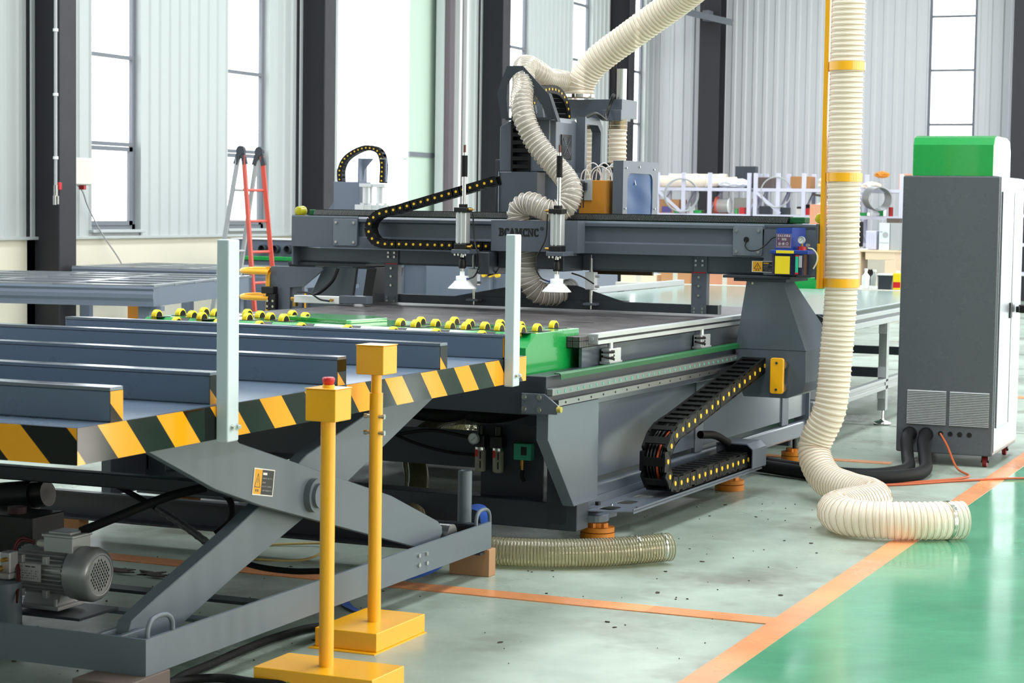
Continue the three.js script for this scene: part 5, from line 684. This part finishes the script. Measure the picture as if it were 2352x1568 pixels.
// second router behind
{ const z = -20.5, t = thing('second_router', 'second grey router machine with looping cable chain in front of the bright gate', 'machine');
  part(t, 'base_body', [box(-12.3, -8.7, 0.2, 0.93, z - 3.2, z, 0.01), box(-11.2, -10.1, 0.45, 0.96, z, z + 0.18, 0.02), box(-9.8, -9.0, 0.5, 0.98, z, z + 0.1, 0.02)], M.greyBack); part(t, 'green_strip', box(-12.3, -8.7, 0.93, 0.98, z - 0.3, z + 0.03, 0.01), M.green); part(t, 'bed_table', box(-12.2, -8.8, 0.93, 0.97, z - 3.1, z - 0.4), M.greySilver);
  for (const x of [-12.1, -10.5, -8.9]) part(t, 'leg', box(x - 0.06, x + 0.06, 0, 0.2, z - 0.2, z - 0.05), M.greyDark);
  part(t, 'port_box', [box(-12.4, -11.35, 0.97, 1.17, z - 0.35, z - 0.05, 0.006)], M.greyBack); part(t, 'box_lid', box(-12.42, -11.33, 1.17, 1.185, z - 0.37, z - 0.03, 0.003), M.white); for (const x of [-11.97, -11.8, -11.63]) part(t, 'hose_port', [lathe([[0.038, 0], [0.05, 0], [0.05, 0.08], [0.042, 0.085], [0.038, 0.08], [0.038, 0]], 20).rotateX(Math.PI / 2).translate(x, 1.065, z - 0.06), cyl('z', x, 1.065, z - 0.045, 0.039, 0.01, 20)], M.greyDark);
  part(t, 'gantry_beam', box(-11.3, -8.6, 1.2, 1.5, z - 0.9, z - 0.6, 0.01), M.greyBack); part(t, 'gantry_leg', [box(-11.3, -11.15, 0.9, 1.2, z - 1.1, z - 0.5)], M.greyBack); part(t, 'gantry_leg', [box(-8.75, -8.6, 0.9, 1.2, z - 1.1, z - 0.5)], M.greyBack);
  part(t, 'head_cover', [box(-11.03, -10.7, 1.53, 1.86, z - 0.3, z, 0.006), prism('xy', [[-11.15, 1.5], [-11.03, 1.66], [-10.9, 1.66], [-10.9, 1.5]], z - 0.3, z - 0.05), box(-10.72, -10.7, 1.86, 2.13, z - 0.2, z, 0.002), prism('xy', [[-10.7, 2.13], [-10.56, 2.13], [-10.68, 2.0], [-10.7, 1.86]], z - 0.1, z - 0.095), box(-10.48, -10.4, 1.86, 2.13, z - 0.12, z - 0.08)], M.greyBack);
  for (const x of [-10.6, -10.42]) part(t, 'air_cylinder', [cyl('y', x, 1.71, z - 0.02, 0.06, 0.2, 20), box(x - 0.075, x + 0.075, 1.8, 1.84, z - 0.09, z + 0.05, 0.004)], M.alu); part(t, 'cylinder_bank', [box(-10.73, -10.28, 1.5, 1.6, z - 0.12, z + 0.05, 0.006), ...[-10.65, -10.55, -10.45, -10.35].map((x) => box(x, x + 0.04, 1.5, 1.62, z + 0.04, z + 0.07, 0.003))], M.alu);
  part(t, 'sensor_rod', box(-10.55, -10.12, 2.12, 2.128, z - 0.06, z - 0.04), M.steel);
  energyChain(t, 'cable_chain', [[-10.98, 1.86, z - 0.1], [-10.98, 2.0, z - 0.1], [-10.92, 2.12, z - 0.1], [-10.76, 2.22, z - 0.1], [-10.62, 2.25, z - 0.1], [-10.49, 2.21, z - 0.1], [-10.44, 2.1, z - 0.1], [-10.44, 1.85, z - 0.1]], 0.05, 0.03, 0.1, [0, 0, 1]);
  part(t, 'guard_rail', [tube([[-11.35, 1.0, z + 0.2], [-10.95, 1.0, z + 0.2]], 0.03, 4, 10), tube([[-11.35, 0.8, z + 0.2], [-10.95, 0.8, z + 0.2]], 0.03, 4, 10), cyl('y', -11.3, 0.6, z + 0.2, 0.03, 0.9, 10)], M.yellow); part(t, 'signal_knob', [-9.06, -8.98, -8.9].map((x) => cyl('z', x, 0.84, z + 0.12, 0.025, 0.06, 14)), M.yellowPin); }
// ladder
{ const t = thing('folding_ladder', 'red folding ladder with grey rear legs standing before the window', 'ladder', [-10.35, 0, -17.48]), hy = 2.12, a = 0.18;
  for (const [dx, m, lab] of [[0.24, M.redLadder, 'red'], [-0.39, M.greySilver, 'grey']]) { for (const s of [1, -1]) part(t, 'ladder_rail', beam([Math.sign(dx) * 0.03, hy - 0.05, s * a], [dx, 0, s * (a + 0.045)], 0.025, 0.042), m, `${lab} rail`); for (let k = 1; k <= 6; k++) { const u = 0.06 + k * 0.145 - 0.02; part(t, 'rung', bar([dx * u, hy * (1 - u), -a - 0.045 * u], [dx * u, hy * (1 - u), a + 0.045 * u], 0.014, 10), m); } }
  for (const s of [1, -1]) part(t, 'ladder_hinge', [cyl('z', 0, hy, s * a, 0.045, 0.04, 18), beam([0.01, hy, s * a], [0.05, hy - 0.14, s * a], 0.03, 0.05), beam([-0.01, hy, s * a], [-0.06, hy - 0.14, s * a], 0.03, 0.05)], M.greyDark); }
// things on the left wall
{ const t = thing('switch_box', 'beige electrical switch box beside the black column', 'switch box', [-13.2, 0, -18.52]); part(t, 'box_body', box(-0.2, 0.1, 1.77, 2.07, -0.18, 0.15, 0.012), M.offWhite); part(t, 'box_lid', box(0.1, 0.112, 1.78, 2.06, -0.17, 0.14, 0.004), M.offWhite); part(t, 'switch_handle', box(-0.02, 0.04, 1.88, 1.97, -0.205, -0.18, 0.004), M.black); part(t, 'switch_button', box(-0.02, 0.05, 1.72, 1.77, -0.15, -0.1, 0.006), M.red); }
single('power_cord', tube([[-13.33, 1.8, -18.7], [-13.25, 1.72, -18.72], [-13.3, 1.55, -18.9], [-13.3, 1.26, -19.15], [-13.25, 0.88, -19.5], [-13.2, 0.5, -19.7], [-13.2, 0.02, -19.8]], 0.009, 50, 8), M.greySilver, 'thin grey cord hanging from the switch box along the wall', 'cord');
{ const t = thing('air_line', 'pale vertical air pipe with red valve clipped on the left black column', 'pipe', [-12.93, 0, -17.8]); part(t, 'pipe', cyl('y', 0, 4.4, 0, 0.018, 5.3, 12), M.greySilver); for (const y of [2.05, 2.72, 3.4]) part(t, 'pipe_clip', cyl('y', 0, y, 0, 0.028, 0.03, 12), M.white); part(t, 'valve_handle', box(0.01, 0.04, 1.71, 1.79, -0.06, -0.01, 0.006), M.red); part(t, 'pipe_fitting', [cyl('y', 0, 1.7, 0, 0.026, 0.12, 12), cyl('y', 0, 1.6, 0.02, 0.02, 0.1, 10), cyl('y', 0, 1.6, -0.03, 0.02, 0.09, 10)], M.steel); }
{ const t = thing('flood_light', 'small square flood light high on the far column', 'lamp', [-12.9, 5.0, -36.2]); part(t, 'lamp_housing', box(0, 0.15, -0.14, 0.14, -0.2, 0.12, 0.02), M.greySilver); part(t, 'lamp_bracket', box(-0.1, 0.02, -0.05, 0.0, 0.1, 0.4, 0.01), M.cardPink); }
{ const b = struct('pipe_bracket', null, null); part(b, 'bracket_beam', beam([-12.4, 5.42, -37.45], [-11.5, 5.2, -37.45], 0.12, 0.12), M.frameGrey); part(b, 'bracket_stay', box(-12.1, -11.98, 5.25, 5.45, -37.75, -37.45), M.frameGrey); }

// ================================================================= SHELVES AND DESK AT THE BACK
{ const zf = -35, zb = -35.7;
  const rack = (label, x0, x1, mids) => { const t = thing('storage_rack', label, 'rack', [0, 0, 0], 0);
    for (const x of [x0, ...mids, x1]) { for (const z of [zf, zb]) part(t, 'upright', box(x - 0.035, x + 0.035, 0, 2.27, z - 0.03, z + 0.03, 0.004), M.shelf); part(t, 'brace', [beam([x, 1.92, zb + 0.04], [x, 1.57, zf - 0.05], 0.03, 0.04), beam([x, 1.45, zf - 0.05], [x, 1.1, zb + 0.04], 0.03, 0.04)], M.shelf); }
    for (const y of [2.0, 1.53, 1.05, 0.5]) { part(t, 'shelf_beam', [box(x0, x1, y - 0.06, y, zf - 0.02, zf + 0.022), box(x0, x1, y - 0.06, y, zb - 0.022, zb + 0.02)], M.shelf); part(t, 'shelf_board', box(x0, x1, y - 0.02, y, zb, zf), M.shelf); }
    part(t, 'diagonal_brace', beam([x0 + 0.03, 1.92, zf + 0.03], [x0 + (x1 - x0) * 0.27, 1.55, zf + 0.03], 0.03, 0.05), M.shelf); return t; };
  rack('pale lilac storage rack with cream fabric rolls on its top shelf', -12.1, -10.36, [-11.6, -11.1]); rack('pale lilac storage rack with folded brown boxes, next to the rack of fabric rolls', -10.24, -8.5, [-9.82, -9.35]); rack('pale lilac storage rack by the wide steel coil, behind the desk', -8.38, -6.9, [-7.6]);
  const it = (n, l, c, g, m, grp) => single(n, g, m, l, c, grp);
  it('fabric_roll', 'thick cream fabric roll at the left end of the top shelf', 'roll', cyl('x', -11.7, 2.11, -35.3, 0.11, 0.95, 20), M.rollCloth); it('fabric_roll', 'thinner cream fabric roll resting behind the thick one on the top shelf', 'roll', [cyl('x', -11.5, 2.17, -35.55, 0.09, 1.1, 18)], M.rollCloth);
  it('fabric_roll', 'cream fabric roll lying aslant in the middle of the top shelf', 'roll', bar([-11.25, 2.09, -35.2], [-10.75, 2.13, -35.5], 0.08, 18), M.rollCloth);
  const crumple = (x, y, z, sx, sy, sz, k) => { const g = new THREE.IcosahedronGeometry(1, 3), p = g.attributes.position; for (let i = 0; i < p.count; i++) { const a = p.getX(i), b = p.getY(i), c = p.getZ(i), q = 1 + 0.22 * Math.sin(a * 7 + k) * Math.sin(b * 6 + c * 8 + k); p.setXYZ(i, x + a * sx * q, y + sy + Math.max(-1, b * q) * sy, z + c * sz * q); } g.computeVertexNormals(); return g; };
  it('plastic_sheet', 'crumpled white plastic sheeting heaped on the top shelf', 'sheeting', crumple(-10.72, 1.995, -35.25, 0.28, 0.09, 0.2, 1), M.white); it('paper_bundle', 'crumpled beige paper bundle at the right of the top shelf', 'paper', crumple(-8.95, 1.995, -35.3, 0.22, 0.11, 0.2, 3), M.rollCloth); it('brown_carton', 'dark brown box standing on the top shelf before the far column', 'box', box(-10.78, -10.4, 2.0, 2.4, -35.68, -35.5), M.greyDark);
  it('flat_carton', 'flat brown carton lying on the top shelf of the middle rack', 'box', box(-9.66, -9.3, 2.0, 2.22, -35.6, -35.2, 0.01), M.brownPlank); it('flat_carton', 'dark brown bundle lying on the top shelf beside a lilac upright', 'box', box(-10.28, -10.0, 2.0, 2.2, -35.6, -35.2, 0.02), M.darkBlock); it('mat_stack', 'stack of dark mats on the second shelf of the middle rack', 'mats', [box(-9.5, -9.0, 1.62, 1.68, -35.5, -35.1, 0.01), box(-9.4, -8.85, 1.68, 1.72, -35.45, -35.1, 0.01)], M.black);
  it('plastic_sheet', 'white crumpled bag on the second shelf under the brown board', 'sheeting', crumple(-8.95, 1.6, -35.05, 0.22, 0.08, 0.12, 5), M.white); it('brown_board', 'brown board slanting above the white bag on the second shelf', 'board', at(box(-0.3, 0.3, 0, 0.04, -0.2, 0.2), -8.95, 1.84, -35.3, 0, 0.2, -0.12), M.darkBlock);
  for (const [x, y, r, lab, n] of [[-11.63, 1.86, 0.3, 'large grey hoop hanging on the rack of fabric rolls', 2], [-9.84, 1.93, 0.27, 'grey wire hoop hanging on the middle rack', 1], [-8.07, 1.85, 0.2, 'thick dark steel coil hanging on the right rack', 6]]) it('wire_coil', lab, 'coil', Array.from({ length: n }, (_, k) => new THREE.TorusGeometry(r, 0.012, 6, 40).rotateY(0.35).translate(x + 0.025 * k, y - 0.004 * k, -34.93 + 0.012 * k)), n > 2 ? M.steel : M.greySilver);
  { const t = thing('cable_reel', 'salmon red round reel on the second shelf', 'reel', [-10.98, 1.53, -35.15]); part(t, 'reel_flange', [cyl('x', -0.02, 0.16, 0, 0.155, 0.03, 30)], M.redLadder); part(t, 'reel_drum', cyl('x', 0.1, 0.15, 0, 0.13, 0.22, 26), M.clear); part(t, 'reel_flange', [cyl('x', 0.22, 0.15, 0, 0.145, 0.02, 30)], M.white); }
  { const t = thing('cardboard_box', 'brown cardboard box with purple print on the second shelf', 'box', [-11.95, 1.53, -35.3]); part(t, 'carton', box(-0.16, 0.24, 0, 0.25, -0.25, 0.22, 0.004), M.cardboard); part(t, 'printed_band', box(-0.09, 0.1, 0.01, 0.12, 0.22, 0.222), std('printPurple', '#6e63a6', 0.7)); }
  it('cardboard_box', 'plain tan cardboard box behind the salmon reel', 'box', box(-11.2, -10.9, 1.53, 1.75, -35.65, -35.4, 0.004), M.cardPink); it('cardboard_box', 'big pinkish cardboard box beside the yellow mast', 'box', box(-9.05, -8.55, 1.2, 1.72, -34.7, -34.3, 0.004), M.cardPink); single('box_stand', [box(-9.1, -8.5, 1.16, 1.2, -34.75, -34.25), ...[[-9.05, -34.7], [-8.55, -34.7], [-9.05, -34.3], [-8.55, -34.3]].map(([x, z]) => box(x - 0.025, x + 0.025, 0, 1.16, z - 0.025, z + 0.025))], M.shelf, 'lilac stand under the big pinkish cardboard box', 'stand');
  const small = [[-11.75, 0.1, 0.08, M.green, 'green packet beside the purple printed box'], [-11.35, 0.16, 0.06, M.green, 'flat green packets under the grey hoop'], [-11.45, 0.1, 0.12, M.white, 'small white tub under the grey hoop'], [-10.62, 0.06, 0.1, M.green, 'small green tin right of the salmon reel'], [-10.5, 0.11, 0.12, M.red, 'small red tin beside the green tin'], [-10.08, 0.2, 0.15, M.greyDark, 'dark grey tray of parts beside the first lilac upright'], [-9.72, 0.14, 0.13, M.greyDark, 'dark parts box beside the hoop on the middle rack'], [-9.45, 0.1, 0.11, M.offWhite, 'cream tub on the second shelf of the middle rack'], [-9.28, 0.1, 0.12, M.red, 'small red tub right of the cream tub'], [-9.15, 0.06, 0.13, M.teal, 'small teal can at the right of the red tub'], [-8.28, 0.14, 0.06, M.green, 'green packet left of the dark coil'], [-7.98, 0.12, 0.14, M.green, 'green box under the dark coil'], [-7.8, 0.08, 0.16, M.red, 'red bottle right of the green box'], [-7.6, 0.1, 0.12, M.darkBlock, 'brown tin right of the red bottle']];
  for (const [x, w, h, m, lab] of small) it(w < 0.09 ? 'small_tin' : 'parts_box', lab, w < 0.09 ? 'tin' : 'box', w < 0.09 ? cyl('y', x, 1.53 + h / 2, -35.1, w / 2, h, 14) : box(x - w / 2, x + w / 2, 1.53, 1.53 + h, -35.25, -35.05, 0.008), m);
  it('storage_crate', 'pale grey crate on the second shelf left of the first long upright', 'crate', box(-10.75, -10.4, 1.53, 1.82, -35.65, -35.35, 0.01), M.offWhite); it('orange_bag', 'orange bag on top of the right rack', 'bag', crumple(-8.02, 2.2, -35.3, 0.12, 0.06, 0.1, 8), M.boardOrange); it('pallet_board', 'pale wood board standing on the top shelf of the right rack', 'board', box(-7.72, -7.5, 2.0, 2.28, -35.4, -35.3, 0.006), M.cardPink); it('beige_bundle', 'beige bundle on the top shelf of the right rack', 'bundle', crumple(-8.2, 1.995, -35.3, 0.16, 0.07, 0.14, 2), M.rollCloth); it('orange_ball', 'small bright orange object at the right end of the rack top', 'object', crumple(-7.33, 1.995, -35.2, 0.06, 0.09, 0.05, 4), std('brightOrange', '#ef5a24', 0.5));
  const t = thing('office_desk', 'pale beige wooden desk with drawers against the racks', 'desk', [-7.85, 0, -34]); part(t, 'desk_top', box(-0.65, 0.42, 0.92, 0.955, -0.55, 0.05, 0.004), M.desk); part(t, 'drawer', box(-0.12, 0.38, 0.79, 0.92, -0.5, 0.03, 0.004), M.desk); part(t, 'side_panel', [box(0.22, 0.4, 0, 0.8, -0.5, 0.03, 0.003), box(-0.25, -0.2, 0, 0.92, -0.5, 0.03), box(-0.62, -0.58, 0, 0.92, -0.5, 0.03)], M.desk); part(t, 'back_panel', box(-0.6, -0.2, 0.1, 0.9, -0.5, -0.48), M.cardPink);
  const mon = thing('monitor', 'black computer monitor at the left of the desk', 'monitor', [-8.24, 0.955, -34.2]); part(mon, 'screen_panel', box(-0.2, 0.17, 0.05, 0.48, -0.02, 0.02, 0.01), M.black); part(mon, 'monitor_stand', [box(-0.03, 0.03, 0, 0.1, -0.05, -0.02), box(-0.1, 0.1, 0, 0.015, -0.1, 0.08)], M.black);
  it('wire_basket', 'pale grey basket on the desk between monitor and computer', 'basket', [box(-8.0, -7.82, 0.96, 1.28, -34.35, -34.1, 0.01), ...[-7.97, -7.93, -7.89, -7.85].map((x) => box(x, x + 0.015, 0.98, 1.25, -34.1, -34.09))], M.shelf);
  const pc = thing('computer_tower', 'white computer tower with round front on the desk', 'computer', [-7.68, 0.955, -34.1]); part(pc, 'case', box(-0.09, 0.09, 0, 0.46, -0.35, 0, 0.006), std('pcWhite', '#d6e4e6', 0.4)); part(pc, 'front_disc', cyl('z', 0.02, 0.26, 0.004, 0.05, 0.01, 24), M.greySilver); part(pc, 'front_slot', [box(-0.08, 0.08, 0.12, 0.13, 0, 0.006), box(-0.08, -0.03, 0.3, 0.32, 0, 0.006)], M.greySilver);
  it('computer_tower', 'plain grey computer tower at the right end of the desk', 'computer', box(-7.58, -7.42, 0.955, 1.42, -34.45, -34.1, 0.006), M.greySilver); it('book_pile', 'dark brown flat box on top of the grey computer tower', 'box', box(-7.66, -7.44, 1.42, 1.5, -34.4, -34.15, 0.004), M.darkBlock); it('keyboard', 'white keyboard lying on the desk', 'keyboard', box(-8.15, -7.95, 0.955, 0.975, -34.08, -33.97, 0.004), M.white);
  it('waste_bag', 'black bag on the floor under the desk', 'bag', crumple(-7.92, 0.0, -34.2, 0.12, 0.3, 0.12, 6), M.black); it('cardboard_box', 'small brown box under the desk', 'box', box(-7.8, -7.66, 0.0, 0.55, -34.3, -34.1, 0.004), M.cardboard);
  single('storage_rack', [box(-6.6, -6.55, 0, 2.2, -35, -34.95), box(-5.4, -5.35, 0, 2.2, -35, -34.95), ...[0.6, 1.1, 1.6, 2.0].map((y) => box(-6.6, -5.4, y - 0.05, y, -35.6, -34.95))], M.shelf, 'lilac rack glimpsed right of the electrical cabinet', 'rack');
}
// ---- finish -----------------------------------------------------------------------------------------
shade(scene);
renderer.render(scene, camera);
